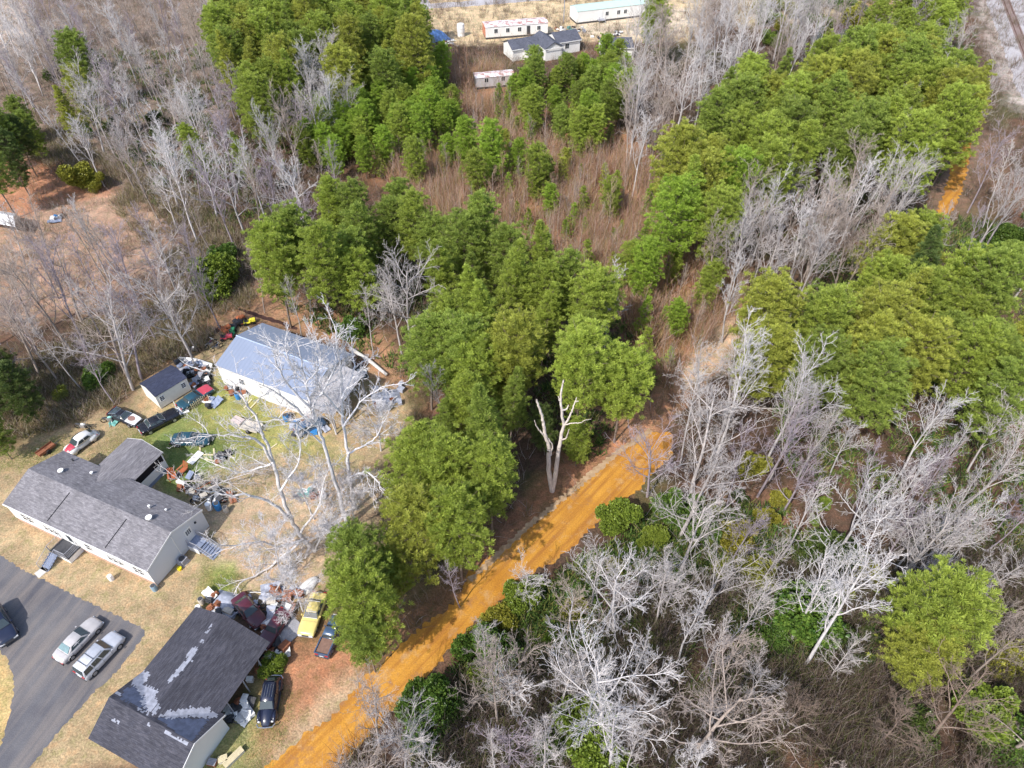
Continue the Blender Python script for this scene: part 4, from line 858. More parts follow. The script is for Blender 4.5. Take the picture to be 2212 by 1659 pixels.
# pale picket sections beside the teal and red car
def picket(p, q, n, label, hh=.9, mat=None):
    a, b = C4(*p), C4(*q); L_ = (b-a).length; r = thing("picket_fence", a, math.atan2(b.y-a.y, b.x-a.x), label, "fence")
    for i in range(n): m = MB(); x = L_*i/(n-1); m.box(x-.05,x+.05,-.02,.02,0,hh*yr.uniform(.85,1.05)); m.build("picket", mat or M_WOODP, r)
    m = MB(); m.box(0,L_,.024,.06,.25,.33); m.box(0,L_,.024,.06,.6,.68); m.build("rail", mat or M_WOODP, r)
picket((770,910),(880,830), 9, "pale picket fence section right of the teal and red car", 1.1); picket((885,790),(915,850), 4, "short picket section at the red hood of the teal car", 1.0)
r = tag(MB().box(-.75,.75,-.5,.5,0,.06).build("pallet", M_WPL), "white slatted panel leaning at the nose of the long black coupe", "panel"); r.location = C4(690,930).xy.to_3d()+Vector((0,0,.35)); r.rotation_euler = (R(28),R(5),R(30)); r.name = "panel"
picket((620,870),(660,960), 5, "white picket section at the nose of the long black coupe", 1.0, M_WPL)
# loose junk: every piece is its own object
def tyre(pt, label, group, s=1.0, z=0): m = MB(); m.tube([(.26*math.cos(t), .26*math.sin(t), .1) for t in [2*math.pi*j/14 for j in range(15)]], .1, 6, False); o = tag(m.build("tyre", M_TYRE), label, "tyre", group); o.location = (pt[0], pt[1], z); o.scale = (s,)*3; return o
def bin_box(pt, label, group, mat, z=0, cat="box"):
    m = MB(); a, b, c = yr.uniform(.25,.55), yr.uniform(.2,.45), yr.uniform(.25,.6); m.box(-a,a,-b,b,0,c); m.box(-a-.03,a+.03,-b-.03,b+.03,c,c+.05); m.box(-a*.6,a*.6,-b*.6,b*.6,c+.052,c+.09)
    o = tag(m.build("storage_box", mat), label, cat, group); o.location = (pt[0], pt[1], z); o.rotation_euler = (yr.gauss(0,.12), yr.gauss(0,.12), yr.random()*3.1)
def sheetm(pt, label, group, mat, s=1.0, z=.15):
    m = MB(); a, b = yr.uniform(.5,1.1)*s, yr.uniform(.35,.7)*s; nx = 5; Z = lambda i, j: .06*math.sin(i*2.1+j)+.05*math.cos(j*1.7)
    g = [[(-a+2*a*i/nx, -b+2*b*j/nx, Z(i, j)) for j in range(nx+1)] for i in range(nx+1)]
    for i in range(nx):
        for j in range(nx): m.face([g[i][j], g[i+1][j], g[i+1][j+1], g[i][j+1]]); m.face([(p[0],p[1],p[2]-.03) for p in (g[i][j+1], g[i+1][j+1], g[i+1][j], g[i][j])])
    o = tag(m.build("metal_panel", mat), label, "panel", group); o.location = (pt[0], pt[1], z); o.rotation_euler = (yr.gauss(0,.25), yr.gauss(0,.25), yr.random()*3.1)
def pipe(pt, label, group, mat, L_, z=.2): 
    m = MB(); m.tube([(-L_/2,0,0),(0,.04,.03),(L_/2,0,0)], .045, 6); o = tag(m.build("pipe", mat), label, "pipe", group); o.location = (pt[0], pt[1], z); o.rotation_euler = (0, yr.gauss(0,.12), yr.random()*3.1)
def engine(pt, label, group, mat, z=0):
    m = MB(); m.box(-.35,.35,-.22,.22,.05,.45); m.tube([(-.3,0,.5),(.3,0,.5)], .12, 8); m.tube([(.36,0,.25),(.44,0,.25)], .18, 10); m.box(-.2,.2,-.34,.34,.2,.36)
    o = tag(m.build("engine_part", mat), label, "engine part", group); o.location = (pt[0], pt[1], z); o.rotation_euler = (yr.gauss(0,.15), yr.gauss(0,.15), yr.random()*3.1)
JM = [M_WPL, M_DKG, M_WOODG, M_TARP, M_BEI, M_RUST, M_BLUEG]
def junk(f, poly, n, where, seed, mats=JM, zmax=.5, red=()):
    rr_ = random.Random(seed); x0, x1 = min(p[0] for p in poly), max(p[0] for p in poly); y0, y1 = min(p[1] for p in poly), max(p[1] for p in poly); c = 0
    names = {}
    while c < n:
        x, y = rr_.uniform(x0, x1), rr_.uniform(y0, y1)
        if not inpoly(x, y, poly): continue
        p = f(x, y); mt = rr_.choice(list(mats)+list(red)); z = rr_.random()*zmax; k_ = rr_.random(); c += 1
        if k_ < .18: tyre(p, "black tyre "+where, "tyres "+where, rr_.uniform(.9, 1.2), z)
        elif k_ < .45: bin_box(p, "storage box "+where, "storage boxes "+where, mt, z*.5)
        elif k_ < .68: sheetm(p, "crumpled panel "+where, "panels "+where, mt, rr_.uniform(.7, 1.2), .15+z)
        elif k_ < .84: pipe(p, "pipe "+where, "pipes "+where, mt, rr_.uniform(.8, 2.2), .15+z)
        else: engine(p, "engine part "+where, "engine parts "+where, rr_.choice([M_RIM, M_DKG, M_RUST]), z*.5)
junk(C4, [(640,530),(720,510),(900,550),(910,680),(880,710),(770,740),(720,640)], 74, "in the heap beside the navy roofed shed", 1, [M_WPL, M_DKG, M_DKG, M_BLK, M_WOODG, M_TARP, M_RIM, M_BLUEG], .55)
junk(C3, [(250,330),(330,230),(560,240),(760,170),(960,160),(1130,200),(1100,300),(1000,420),(900,600),(780,520),(600,420),(420,380)], 96, "in the heap behind the torn roof", 2, JM+[M_WPL, M_TARP], .5, [M_RUST])
junk(C1, [(1480,610),(1700,600),(1900,760),(1950,860),(1800,860),(1650,880),(1480,760)], 40, "under the fallen branches behind the long house", 3, [M_RUST, M_WOODR, M_DKG, M_WPL, M_DKG, M_BEI, M_BLUEG], .3)
junk(C3, [(560,1130),(700,1090),(700,1200),(600,1290),(480,1280),(500,1180)], 22, "against the shaded side of the torn roof house", 4, [M_DKG, M_WPL, M_BLK], .3)
junk(C3, [(860,640),(980,640),(1010,720),(930,760),(780,900),(740,830)], 18, "at the right corner of the torn roof house", 5, [M_DKG, M_WOODG, M_WPL, M_RUST], .3)
junk(C4, [(1540,960),(1780,980),(1900,1060),(1850,1130),(1600,1100)], 22, "under the grey tree in front of the metal garage", 6, [M_BLUEG, M_DKG, M_TARP, M_BLUEP], .3)
junk(C4, [(2000,650),(2160,560),(2212,640),(2140,760),(2010,780)], 18, "beside the striped tin lean to", 7, [M_WPL, M_TARP, M_DKG], .3)
junk(C4, [(890,830),(990,820),(980,900),(900,900)], 9, "at the end of the picket fence", 8, [M_WPL, M_BLUEG, M_DKG], .3)
junk(C4, [(1020,740),(1200,740),(1230,800),(1060,800)], 10, "against the front wall of the metal garage", 9, [M_WPL, M_RUST, M_DKG], .2)
junk(C4, [(950,1300),(1080,1250),(1080,1330),(960,1350)], 9, "on the grass below the teal sedan", 10, [M_DKG, M_BLK, M_TEALP], .15)
junk(C4, [(1640,1580),(1780,1560),(1860,1650),(1700,1659)], 10, "between the oak and the tall tree", 11, [M_WPL, M_TEALP, M_RUST, M_BLUEG], .2)
junk(C6, [(1400,240),(1660,230),(1670,270),(1420,270)], 20, "between the two white trailers at the top", 12, [M_WPL, M_WPL, M_TARP, M_TEALP], .6)
junk(C6, [(500,350),(620,330),(620,400),(520,390)], 10, "left of the rusty trailer at the top", 13, [M_WPL], .5)
junk(C6, [(1700,290),(1990,270),(2000,310),(1720,330)], 12, "behind the dark roofed houses", 14, [M_WPL, M_TARP], .4)
junk(C5, [(430,150),(540,120),(550,170),(460,190)], 8, "on the left field near the carport", 15, [M_BLUEP, M_WPL, M_BLUEG], .3)
junk(C4, [(1050,240),(1180,160),(1200,210),(1080,300)], 10, "among the lawn tractors behind the garage", 16, [M_DKG, M_RUST, P_OR], .2)
junk(C1, [(870,170),(960,160),(950,200),(870,200)], 4, "beside the turquoise motorcycle", 17, [M_WPL, M_TEALP], .1)
# tarps
def tarp(pt, rz, a, b, h_, mat, label):
    m = MB(); n = 12; g = [[(-a+2*a*i/n, -b+2*b*j/n, max(.03, h_*(1-abs(2*i/n-1)**2.2)*(1-abs(2*j/n-1)**2.2)+.12*mnoise.noise(Vector((i*.7, j*.7, a*5))))) for j in range(n+1)] for i in range(n+1)]
    for i in range(n):
        for j in range(n): m.face([g[i][j], g[i+1][j], g[i+1][j+1], g[i][j+1]])
    o = tag(m.build("tarpaulin", mat, None, True), label, "tarpaulin"); o.location = (pt[0], pt[1], 0.01); o.rotation_euler[2] = rz
tarp(C3(500,300), R(-15), 1.6, 1.3, .8, M_TARP, "grey tarpaulin over the heap behind the torn roof")
tarp(C6(430,320), .5, 3.6, 2.6, 2.2, plain("blue and white tarpaulin", (.22,.36,.62), .6, .3, 0, .6, 1), "blue tarpaulin heap beside the pines at the top centre")
tarp(C3(960,560), R(-40), 1.2, 2.0, .25, M_WOODG, "grey sheet spread right of the crimson car")
tarp(D(834,860), .3, 1.9, 1.3, .7, M_TARP, "pale grey tarpaulin heap on the ground right of the striped lean to")
junk(lambda x_, y_, z_=0: D(x_, y_, z_), [(800,840),(870,830),(880,880),(820,900)], 14, "around the grey tarpaulin right of the lean to", 18, [M_WPL, M_TARP, M_BLUEG], .4)
# utility pole at the very bottom, orange digger hint at the top right is left out
def pole(px, h_, label):
    r = thing("utility_pole", px, 0, label, "utility pole"); MB().tube([(0,0,0),(0,0,h_)], [.14,.09], 8).build("post", M_WOODG, r); MB().box(-1.0,1.0,-.06,.06,h_-.7,h_-.55).build("crossarm", M_WOODG, r)
pole(C6(1495,190), 9, "utility pole between the two white trailers")
pole(C6(2135,110), 9, "utility pole in front of the long white trailer")
# pale strip right of the lean to, added in the shape of a log
a_, b_ = D(757,755,.2), D(836,812,.2); m = MB(); o = tag(m.tube([(0,0,.22), tuple((b_-a_)*.5+Vector((.1,.2,.22-0))), tuple((b_-a_)+Vector((0,0,.22)))], [.30,.28,.22], 9).build("log_shaped_strip", plain("pale log shape", (.62,.58,.55), .85), None, True), "pale log shape standing in for a strip on the bank right of the garage", "log"); o.location = (a_.x, a_.y, 0.2)
# ------------------------------------------------------------------ trees
def segs_mesh(name, segs, mat, n=3):
    S = np.array(segs, dtype=np.float64)      # p0 p1 r0 r1
    p0, p1, r0, r1 = S[:, :3], S[:, 3:6], S[:, 6], S[:, 7]
    d = p1-p0; d /= np.maximum(np.linalg.norm(d, axis=1, keepdims=True), 1e-6)
    ref = np.where(np.abs(d[:, 2:3]) < 0.9, np.array([[0, 0, 1.0]]), np.array([[1.0, 0, 0]]))
    a = np.cross(d, ref); a /= np.linalg.norm(a, axis=1, keepdims=True); b = np.cross(d, a)
    K = len(S); V = np.empty((K, 2*n, 3))
    for j in range(n):
        t = 2*math.pi*j/n; o = a*math.cos(t)+b*math.sin(t)
        V[:, j] = p0+o*r0[:, None]; V[:, n+j] = p1+o*r1[:, None]
    base = (np.arange(K)*2*n)[:, None]
    F = np.concatenate([base+np.array([[j, (j+1) % n, n+(j+1) % n, n+j]]) for j in range(n)])
    return fast_mesh(name, V.reshape(-1, 3), F, mat, smooth=(n > 3))
def poly_segs(pts, r0, r1):
    out = []; n = len(pts)-1
    for i in range(n):
        a, b = pts[i], pts[i+1]; ra = r0+(r1-r0)*i/n; rb = r0+(r1-r0)*(i+1)/n
        out.append((*a, *b, ra, rb))
    return out
def rdir(rnd, d, ang):
    a = d.cross(Vector((rnd.gauss(0,1), rnd.gauss(0,1), rnd.gauss(0,1)))).normalized()
    return (d*math.cos(ang)+a*math.sin(ang)).normalized()
def grow(rnd, p, d, L, n, wob, up):
    pts = [p.copy()]
    for i in range(n):
        d = (d+Vector((rnd.gauss(0, wob), rnd.gauss(0, wob), rnd.gauss(0, wob)+up))).normalized()
        p = p+d*(L/n); pts.append(p.copy())
    return pts
def twigs(rnd, pts, L, r, out, dens, up=0.12, start=0.2, lev=2, ang=(25, 60)):
    tot = len(pts)-1; cnt = max(2, int(dens))
    for i in range(cnt):
        t = start+(1-start)*(i+rnd.random())/cnt; s = min(t*tot, tot-1e-3); k = int(s); f = s-k
        p = pts[k].lerp(pts[k+1], f); d = (pts[k+1]-pts[k]).normalized()
        l = L*(1-0.45*t)*rnd.uniform(.7, 1.25)
        q = grow(rnd, p, rdir(rnd, d, R(rnd.uniform(*ang))), l, 3 if lev else 2, .14, up)
        out += poly_segs(q, r, r*.45)
        if lev: twigs(rnd, q, l*.5, r*.62, out, dens*(.62 if lev == 2 else .75), up, .15, lev-1, ang)
def bare_proto(seed, h, spread, nl, t0, a0=(30, 50), up=.12, dens=7, rt=.18, tw=.024, L2=.46):
    rnd = random.Random(seed); tr, tl = [], []
    trunk = grow(rnd, Vector((0,0,-.1)), Vector((rnd.gauss(0,.05), rnd.gauss(0,.05), 1)), h*.86, 9, .035, .05)
    tr += poly_segs(trunk, rt, rt*.3)
    az = rnd.random()*6.3
    for i in range(nl):
        t = t0+(.98-t0)*(i+rnd.random()*.8)/nl; s = min(t*9, 8.99); k = int(s)
        p = trunk[k].lerp(trunk[k+1], s-k); az += 2.4+rnd.uniform(-.4, .4)
        a = R(rnd.uniform(*a0)); d = Vector((math.cos(az)*math.sin(a), math.sin(az)*math.sin(a), math.cos(a)))
        L = spread*rnd.uniform(.75, 1.2)*(1-.45*(t-t0)/(1-t0))
        lim = grow(rnd, p, d, L, 6, .13, up); r = rt*.42*(1-.35*t)
        tr += poly_segs(lim, r, r*.25)
        twigs(rnd, lim, L*L2, tw, tl, dens, up*.8, .18, 2)
    twigs(rnd, trunk[6:], spread*.4, tw, tl, dens, up, .1, 2)
    return segs_mesh("trunk", tr, M_BARK, 5), segs_mesh("crown", tl, M_BARK, 3), len(tl)
BARE = {'vase': [bare_proto(11+i, 17+i, 7.5, 9, .34, (22, 40), .14, 9, .18, .026) for i in range(4)],
        'wide': [bare_proto(31+i, 14+i, 7.5, 10, .26, (38, 68), .10, 9, .22, .026) for i in range(3)],
        'slim': [bare_proto(51+i, 18, 3.6, 11, .35, (25, 50), .16, 8, .13, .023) for i in range(3)],
        'bushy': [bare_proto(71+i, 10+i, 5.2, 9, .22, (30, 62), .10, 9, .13, .025) for i in range(3)]}
BARE['veil'] = [bare_proto(61+i, 12, 6.0, 10, .25, (35, 70), .08, 13, .13, .026) for i in range(3)]
def sap_proto(seed, h):
    rnd = random.Random(seed); tr, tl = [], []
    for s in range(1):
        trunk = grow(rnd, Vector((0,0,-.1)), Vector((rnd.gauss(0,.04), rnd.gauss(0,.04), 1)), h, 5, .03, .05)
        tr += poly_segs(trunk, .055, .015)
        twigs(rnd, trunk, h*.26, .018, tl, 16, .25, .3, 1, (25, 50))
    return segs_mesh("trunk", tr, M_BARK, 4), segs_mesh("crown", tl, M_BARK, 3), 0
SAP = [sap_proto(91+i, 6+1.1*i) for i in range(4)]
def blades(rs, C, S, K, wid, out_bias=None, updir=.35, V=None):
    n = len(C); d = rs.normal(size=(n, K, 3)); d[..., 2] = np.abs(d[..., 2])*.8+d[..., 2]*.2+updir*.3
    if out_bias is not None: d += out_bias[:, None, :]*.7
    d /= np.linalg.norm(d, axis=2, keepdims=True)
    L = S[:, None, None]*rs.uniform(.65, 1.15, (n, K, 1)); c = C[:, None, :]+rs.normal(size=(n, K, 3))*.10*S[:, None, None]
    sd = np.cross(d, rs.normal(size=(n, K, 3))); sd /= np.linalg.norm(sd, axis=2, keepdims=True); sd = sd*wid*S[:, None, None]
    V = np.stack([c+d*L*.12, c+d*L*.75+sd, c+d*L, c+d*L*.75-sd], 2).reshape(-1, 3)
    F = np.arange(n*K*4).reshape(-1, 4)
    var = np.repeat(np.clip(rs.normal(.5, .25, n)[:, None]+rs.normal(0, .12, (n, K)), 0, 1).ravel(), 4)
    return V, F, var
def pine_proto(seed, h, cr, base, shape='round', nb=58, per=7, K=40, S=.43, wid=.058):
    rnd = random.Random(seed); rs = np.random.RandomState(seed); tr = []; C = []; O = []
    trunk = grow(rnd, Vector((0,0,-.1)), Vector((rnd.gauss(0,.03), rnd.gauss(0,.03), 1)), h*.97, 8, .02, .03)
    tr += poly_segs(trunk, .19*h/18, .04)
    az = 0
    for i in range(nb):
        t = base+(1-base)*(i+rnd.random())/nb; s = min(t*8, 7.99); k = int(s); p = trunk[k].lerp(trunk[k+1], s-k)
        q = (t-base)/(1-base)
        if shape == 'round': rr = cr*math.sqrt(max(.04, 1-(2*max(q, .12)-.78)**2/1.5))*(1 if q < .8 else (1.06-q)*3.9)
        elif shape == 'cone': rr = cr*(1.03-q)**.8*(1 if q > .12 else .75)
        else: rr = cr*(.55+.45*math.sin(q*3.0))*(1 if q < .85 else .6)
        rr *= rnd.uniform(.72, 1.15); az += 2.4+rnd.uniform(-.5, .5)
        el = R(18+38*q+rnd.uniform(-14, 14)); d = Vector((math.cos(az)*math.cos(el), math.sin(az)*math.cos(el), math.sin(el)))
        br = grow(rnd, p, d, rr, 4, .08, .03); tr += poly_segs(br, .06*(1-q*.5), .018)
        m = max(2, int(per*rr/cr+.5))
        for j in range(m):
            u = 1-(j/m)*.78*rnd.uniform(.85, 1); s2 = min(u*4, 3.99); k2 = int(s2); c = br[k2].lerp(br[k2+1], s2-k2)
            side = .30*rr*(1.05-u)*1.2+.16
            c = c+Vector((rnd.gauss(0, side), rnd.gauss(0, side), rnd.gauss(0, side*.45)+.1)); C.append(c); O.append(((c-p).normalized()))
    C = np.array([tuple(c) for c in C]); O = np.array([tuple(o) for o in O])
    Sz = rs.uniform(.7, 1.35, len(C))*S
    V, F, var = blades(rs, C, Sz, K, wid, O)
    return segs_mesh("trunk", tr, M_BARK, 4), fast_mesh("crown", V, F, M_NEEDLE, {"var": var}), len(C)
PINE = {'tall': [pine_proto(101+i, 18.5, 3.2, .34, 'cone' if i % 2 else 'oval', 110, 12) for i in range(5)],
        'broad': [pine_proto(121+i, 17, 4.1, .36, 'round' if i % 2 else 'oval', 112, 15) for i in range(5)],
        'full': [pine_proto(141+i, 14, 3.1, .16, 'oval', 105, 12) for i in range(3)],
        'young': [pine_proto(161+i, 8, 1.9, .10, 'cone', 70, 5, 30, .34, .085) for i in range(3)]}
def bush_proto(seed, r, h, n, leaf):
    rs = np.random.RandomState(seed); nl = 9
    L = rs.normal(size=(nl, 3))*np.array([r*.45, r*.45, h*.22])+np.array([0, 0, h*.5]); rad = rs.uniform(.35, .62, nl)*r
    idx = rs.randint(0, nl, n); d = rs.normal(size=(n, 3)); d /= np.linalg.norm(d, axis=1, keepdims=True)
    C = L[idx]+d*rad[idx][:, None]*rs.uniform(.72, 1.08, (n, 1)); C[:, 2] = np.abs(C[:, 2])*.98+.08
    V, F, var = blades(rs, C, rs.uniform(.8, 1.3, n)*leaf, 7, .32, d)
    rnd = random.Random(seed); tr = []
    for i in range(9): tr += poly_segs(grow(rnd, Vector((rnd.gauss(0,.1), rnd.gauss(0,.1), -.05)), Vector((rnd.gauss(0,.5), rnd.gauss(0,.5), 1)), h*.75, 3, .1, .05), .035, .01)
    return segs_mesh("stem", tr, M_BARK, 3), fast_mesh("foliage", V, F, M_LEAF, {"var": var}), n
BUSH = [bush_proto(181+i, 2.3, 3.6, 2600, .27) for i in range(3)]+[bush_proto(191+i, 1.5, 2.0, 1500, .2) for i in range(2)]
trnd = random.Random(5)
FOOT = []                                       # keep trunks out of buildings, road, drive and cars
def blocked(p):
    for poly in FOOT:
        if inpoly(p.x, p.y, poly): return True
    return False
def grow_box(o, dx0, dx1, dy0, dy1):
    c, s = math.cos(o[2]), math.sin(o[2]); return [(o[0]+x*c-y*s, o[1]+x*s+y*c) for x, y in ((dx0,dy0),(dx1,dy0),(dx1,dy1),(dx0,dy1))]
FOOT += [grow_box(HOUSE_O, -1, 22, -3, 14), grow_box(LOW_O, -12, 12, -14, 16), grow_box(GAR_O, -1, 20, -1.5, 12), grow_box(SHED_O, -1.5, 6, -1.5, 6),
         grow_box(TRAILER_O, -1, 19, -1, 5), grow_box(LONG_O, -1, 26, -1, 6), grow_box(SMALL_O, -1, 11, -1, 4.5)]
FOOT += [[(p.x, p.y) for p in (D(*q) for q in rl+rr)], [(p.x, p.y) for p in (D(*q) for q in ((2036,360),(2075,300),(2112,310),(2090,400),(2050,470),(2010,470)))], [(x[0], x[1]) for x in drive]]
FOOT += [[(p.x, p.y) for p in (D(*q) for q in ((1015,185),(1115,165),(1118,215),(1020,232)))]]
FOOT += [[(p.x, p.y) for p in (C4(*q) for q in ((300,700),(620,500),(1000,650),(1350,960),(1300,1250),(900,1250),(500,1150),(0,1000)))]]
def plant(kind_name, protos, z_at, disp, label, cat, group, tone, s=1.0, base=None, bark_c=(.22,.17,.14), sway=.0, check=True, pi=None, names=("trunk", "crown"), force=False):
    p = base if base is not None else D(disp[0], disp[1], z_at)
    p = Vector((p[0], p[1], 0))
    if check and blocked(p): return None
    a = protos[trnd.randrange(len(protos)) if pi is None else pi]
    o = empty(kind_name, p, trnd.random()*6.283, label, cat, group, (s, s, s*trnd.uniform(.94, 1.06)))
    if sway: o.rotation_euler[0] = trnd.gauss(0, sway); o.rotation_euler[1] = trnd.gauss(0, sway)
    t = link(names[0], a[0], o); t.color = (*bark_c, 1); c = link(names[1], a[1], o); c.color = (*tone, 1)
    return o
def where(poly, q, z):
    xs, ys = [max(0, min(2212, p[0])) for p in poly], [max(0, min(1659, p[1])) for p in poly]; x, y = to_disp(q.x, q.y, z)
    fx = (x-min(xs))/(max(xs)-min(xs)); fy = (y-min(ys))/(max(ys)-min(ys))
    a = 'upper' if fy < .33 else ('lower' if fy > .67 else 'middle'); b = 'left' if fx < .33 else ('right' if fx > .67 else 'centre')
    return ', '+a+' '+b
def fill(poly, spacing, z_at, seed, fn, jitter=1.0):
    """scatter on the ground so that the crowns at height z_at fill the outlined wood"""
    rnd = random.Random(seed); W_ = [D(x, y, z_at) for x, y in poly]; wp = [(p.x, p.y) for p in W_]
    x0, x1 = min(p[0] for p in wp), max(p[0] for p in wp); y0, y1 = min(p[1] for p in wp), max(p[1] for p in wp)
    j = 0; y = y0
    while y < y1:
        x = x0+(spacing*.5 if j % 2 else 0)
        while x < x1:
            q = Vector((x+rnd.uniform(-.38, .38)*spacing*jitter, y+rnd.uniform(-.38, .38)*spacing*jitter, 0))
            if inpoly(q.x, q.y, wp):
                fn(q, rnd)
            x += spacing
        y += spacing*.87; j += 1
def tone(rnd, cols):
    a = rnd.choice(cols); k = rnd.uniform(.85, 1.18); return tuple(c*k for c in a)
G_BR = (.330,.420,.070); G_MID = (.270,.365,.070); G_YEL = (.390,.425,.075); G_DK = (.090,.150,.045); G_LIME = (.310,.460,.060)
TN = {G_BR:'bright green', G_MID:'mid green', G_YEL:'olive green', G_DK:'dark green', G_LIME:'lime green'}

PINES_MADE = []
def near(p, d):
    return any((p.x-q.x)**2+(p.y-q.y)**2 < d*d for q in PINES_MADE)
def pine_at(x, y, s, kind, tn, label, z=13, group=None):
    p = D(x, y, z*s); PINES_MADE.append(Vector((p.x, p.y, 0)))
    return plant("pine_tree", PINE[kind], z*s, (x, y), label, "pine tree", group, tn, s*.97, check=False)
# single pines one can point to
for a in ((150,110,1.0,'broad',G_MID,"dark green pine with a rounded crown alone among bare trees at the top left"),
          (165,190,.9,'tall',G_YEL,"thin yellowish green pine just below the dark round pine at the top left"),
          (140,230,.8,'tall',G_YEL,"thin olive pine between bare trees above the red clearing"),
          (421,322,.75,'tall',G_BR,"small round bright pine left of its twin among grey bare trees"),
          (527,325,.75,'tall',G_BR,"small round bright pine right of its twin among grey bare trees"),
          (600,130,1.15,'broad',G_YEL,"large olive yellow pine at the left end of the top pine stand"),
          (540,60,1.1,'broad',G_YEL,"tall yellow green pine at the top edge left of the dark pines"),
          (900,985,1.0,'broad',G_BR,"large bright pine with a full crown left of the orange road above the yellow car"),
          (985,1000,1.0,'broad',G_BR,"bright bushy pine beside the largest pine left of the snag"),
          (985,1120,.95,'broad',G_BR,"wide green pine overhanging the brown leaves at the orange road edge"),
          (910,1115,.95,'broad',G_YEL,"light green pine in the lower front of the clump by the orange road"),
          (1062,920,1.0,'tall',G_MID,"narrow mid green pine between the big clump and the forked snag"),
          (1060,1010,.95,'tall',G_BR,"slim green pine on the right edge of the roadside clump"),
          (785,1205,.85,'broad',G_MID,"dark green pine by the oak with its crown over the junk yard"),
          (790,1290,.9,'broad',G_BR,"green pine hanging over the yellow car"),
          (845,1230,.6,'broad',G_BR,"smaller green pine between the yellow car and the orange road"),
          (785,1370,.62,'broad',G_MID,"low green pine beside the blue pickup near the orange road"),
          (1100,745,1.05,'broad',G_YEL,"olive yellow pine in the middle of the green stand"),
          (1665,668,1.1,'broad',G_YEL,"big yellow green pine standing at the end of the sandy trail"),
          (2045,1270,1.08,'broad',G_BR,"solitary big bright green pine among white bare trees at the lower right"),
          (2005,1370,.8,'broad',G_YEL,"lower yellowish pine joined to the solitary big pine at the lower right"),
          (1465,450,1.1,'broad',G_LIME,"bright round pine at the lower left tip of the right hand stand"),
          (1575,385,1.1,'broad',G_LIME,"bright flat layered pine at the bottom of the right hand stand"),
          (1555,475,1.0,'broad',G_BR,"wide pine with layered boughs above the fallen grey branches"),
          (30,830,.8,'full',G_DK,"dark bushy evergreen at the left edge above the white beetle car"),
          (1360,560,.75,'full',G_BR,"pale green pine alone in the brown clearing beside the path"),
          (1455,570,.5,'full',G_BR,"small round green pine in the brown clearing"),
          (1530,610,.7,'full',G_BR,"bushy green pine at the right end of the brown clearing"),
          (1468,680,.55,'full',G_LIME,"slender lime green pine in the lower brown clearing"),
          (1062,320,.7,'full',G_LIME,"conical lime pine in the middle of the brown thicket"),
          (965,320,.6,'full',G_LIME,"small lime pine left of centre in the brown thicket"),
          (1415,28,1.0,'broad',G_BR,"round pine in front of the long white trailer"),
          (680,560,1.0,'tall',G_BR,"bright pine just behind the metal garage ditch"),
          (1010,860,.85,'tall',G_BR,"bright pine filling the gap between the roadside clump and the middle stand"),
          (955,890,.7,'tall',G_MID,"smaller pine left of the gap above the roadside clump"),
          (1100,850,.8,'tall',G_MID,"mid green pine directly left of the forked snag tips"),
          (1180,920,.6,'full',G_DK,"dark low pine in the shade behind the forked snag"),
          (1250,945,.6,'full',G_BR,"low green pine directly behind the forked snag")):
    if a[5]: pine_at(a[0], a[1], a[2], a[3], a[4], a[5], 13 if a[3] != 'full' else 9)
CLEAR = [[(640,110),(730,90),(750,230),(630,250)], [(1590,260),(1640,250),(1650,330),(1600,340)], [(1890,170),(1930,165),(1930,230),(1885,230)], [(1900,700),(1960,690),(1980,780),(1920,790)], [(2040,820),(2090,800),(2110,880),(2060,900)], [(760,130),(800,120),(810,170),(770,180)], [(2000,480),(2030,380),(2060,290),(2120,290),(2120,380),(2070,500)], [(1860,340),(1960,220),(2010,260),(1960,380)], [(1720,230),(1780,210),(1800,330),(1740,330)], [(870,1500),(960,1330),(1010,1280),(1040,1330),(960,1420)]]
def pz(poly, sp, z, seed, kinds, cols, label, group, sc=(.85, 1.12), mind=3.4):
    def fn(q, rnd):
        if near(q, mind) or any(inpoly(*to_disp(q.x, q.y, z), c_) for c_ in CLEAR): return
        k = rnd.choice(kinds); base_t = rnd.choice(cols); kk_ = rnd.uniform(.85, 1.18); nm_ = "young_pine" if "young" in label else "pine_tree"; s = rnd.uniform(*sc)
        lb = ('larger ' if s > sum(sc)/2 else 'smaller ')+label.replace('tall ', '').replace('green', TN[base_t], 1) 
        if plant(nm_, PINE[k], z, None, lb+where(poly, q, z), "pine tree", group, tuple(c*kk_ for c in base_t), s, base=q): PINES_MADE.append(q.copy())
    fill(poly, sp, z, seed, fn)
pz([(470,-10),(880,-10),(950,60),(940,115),(860,135),(760,150),(690,190),(600,240),(540,230),(500,150),(450,120)], 5.6, 14, 201, ['tall','broad'], [G_YEL, G_BR, G_MID], "tall green pine in the crowded stand at the top left of centre", "pines of the top stand", (.9, 1.15))
pz([(650,270),(720,210),(800,170),(960,150),(985,260),(880,320),(740,335),(650,310)], 4.0, 6, 202, ['full'], [G_LIME, G_LIME, G_BR], "green young pine in the sloping band below the top stand", "young pines of the lime green band", (.62, .85), 2.3)
pz([(1060,190),(1180,150),(1330,120),(1390,160),(1350,250),(1240,320),(1200,260),(1090,240)], 3.6, 6, 203, ['full','young'], [G_LIME, G_BR, G_MID], "young green pine below the dark roofed house", "young pines below the dark roofed house", (.55, .85), 2.2)
pz([(545,480),(640,490),(700,400),(790,370),(870,400),(930,450),(960,520),(900,500),(820,560),(760,650),(640,640),(570,590)], 4.9, 13, 204, ['tall','tall','broad'], [G_BR, G_MID], "tall green pine on the row behind the metal garage", "pines of the row behind the garage", (.75, .95))
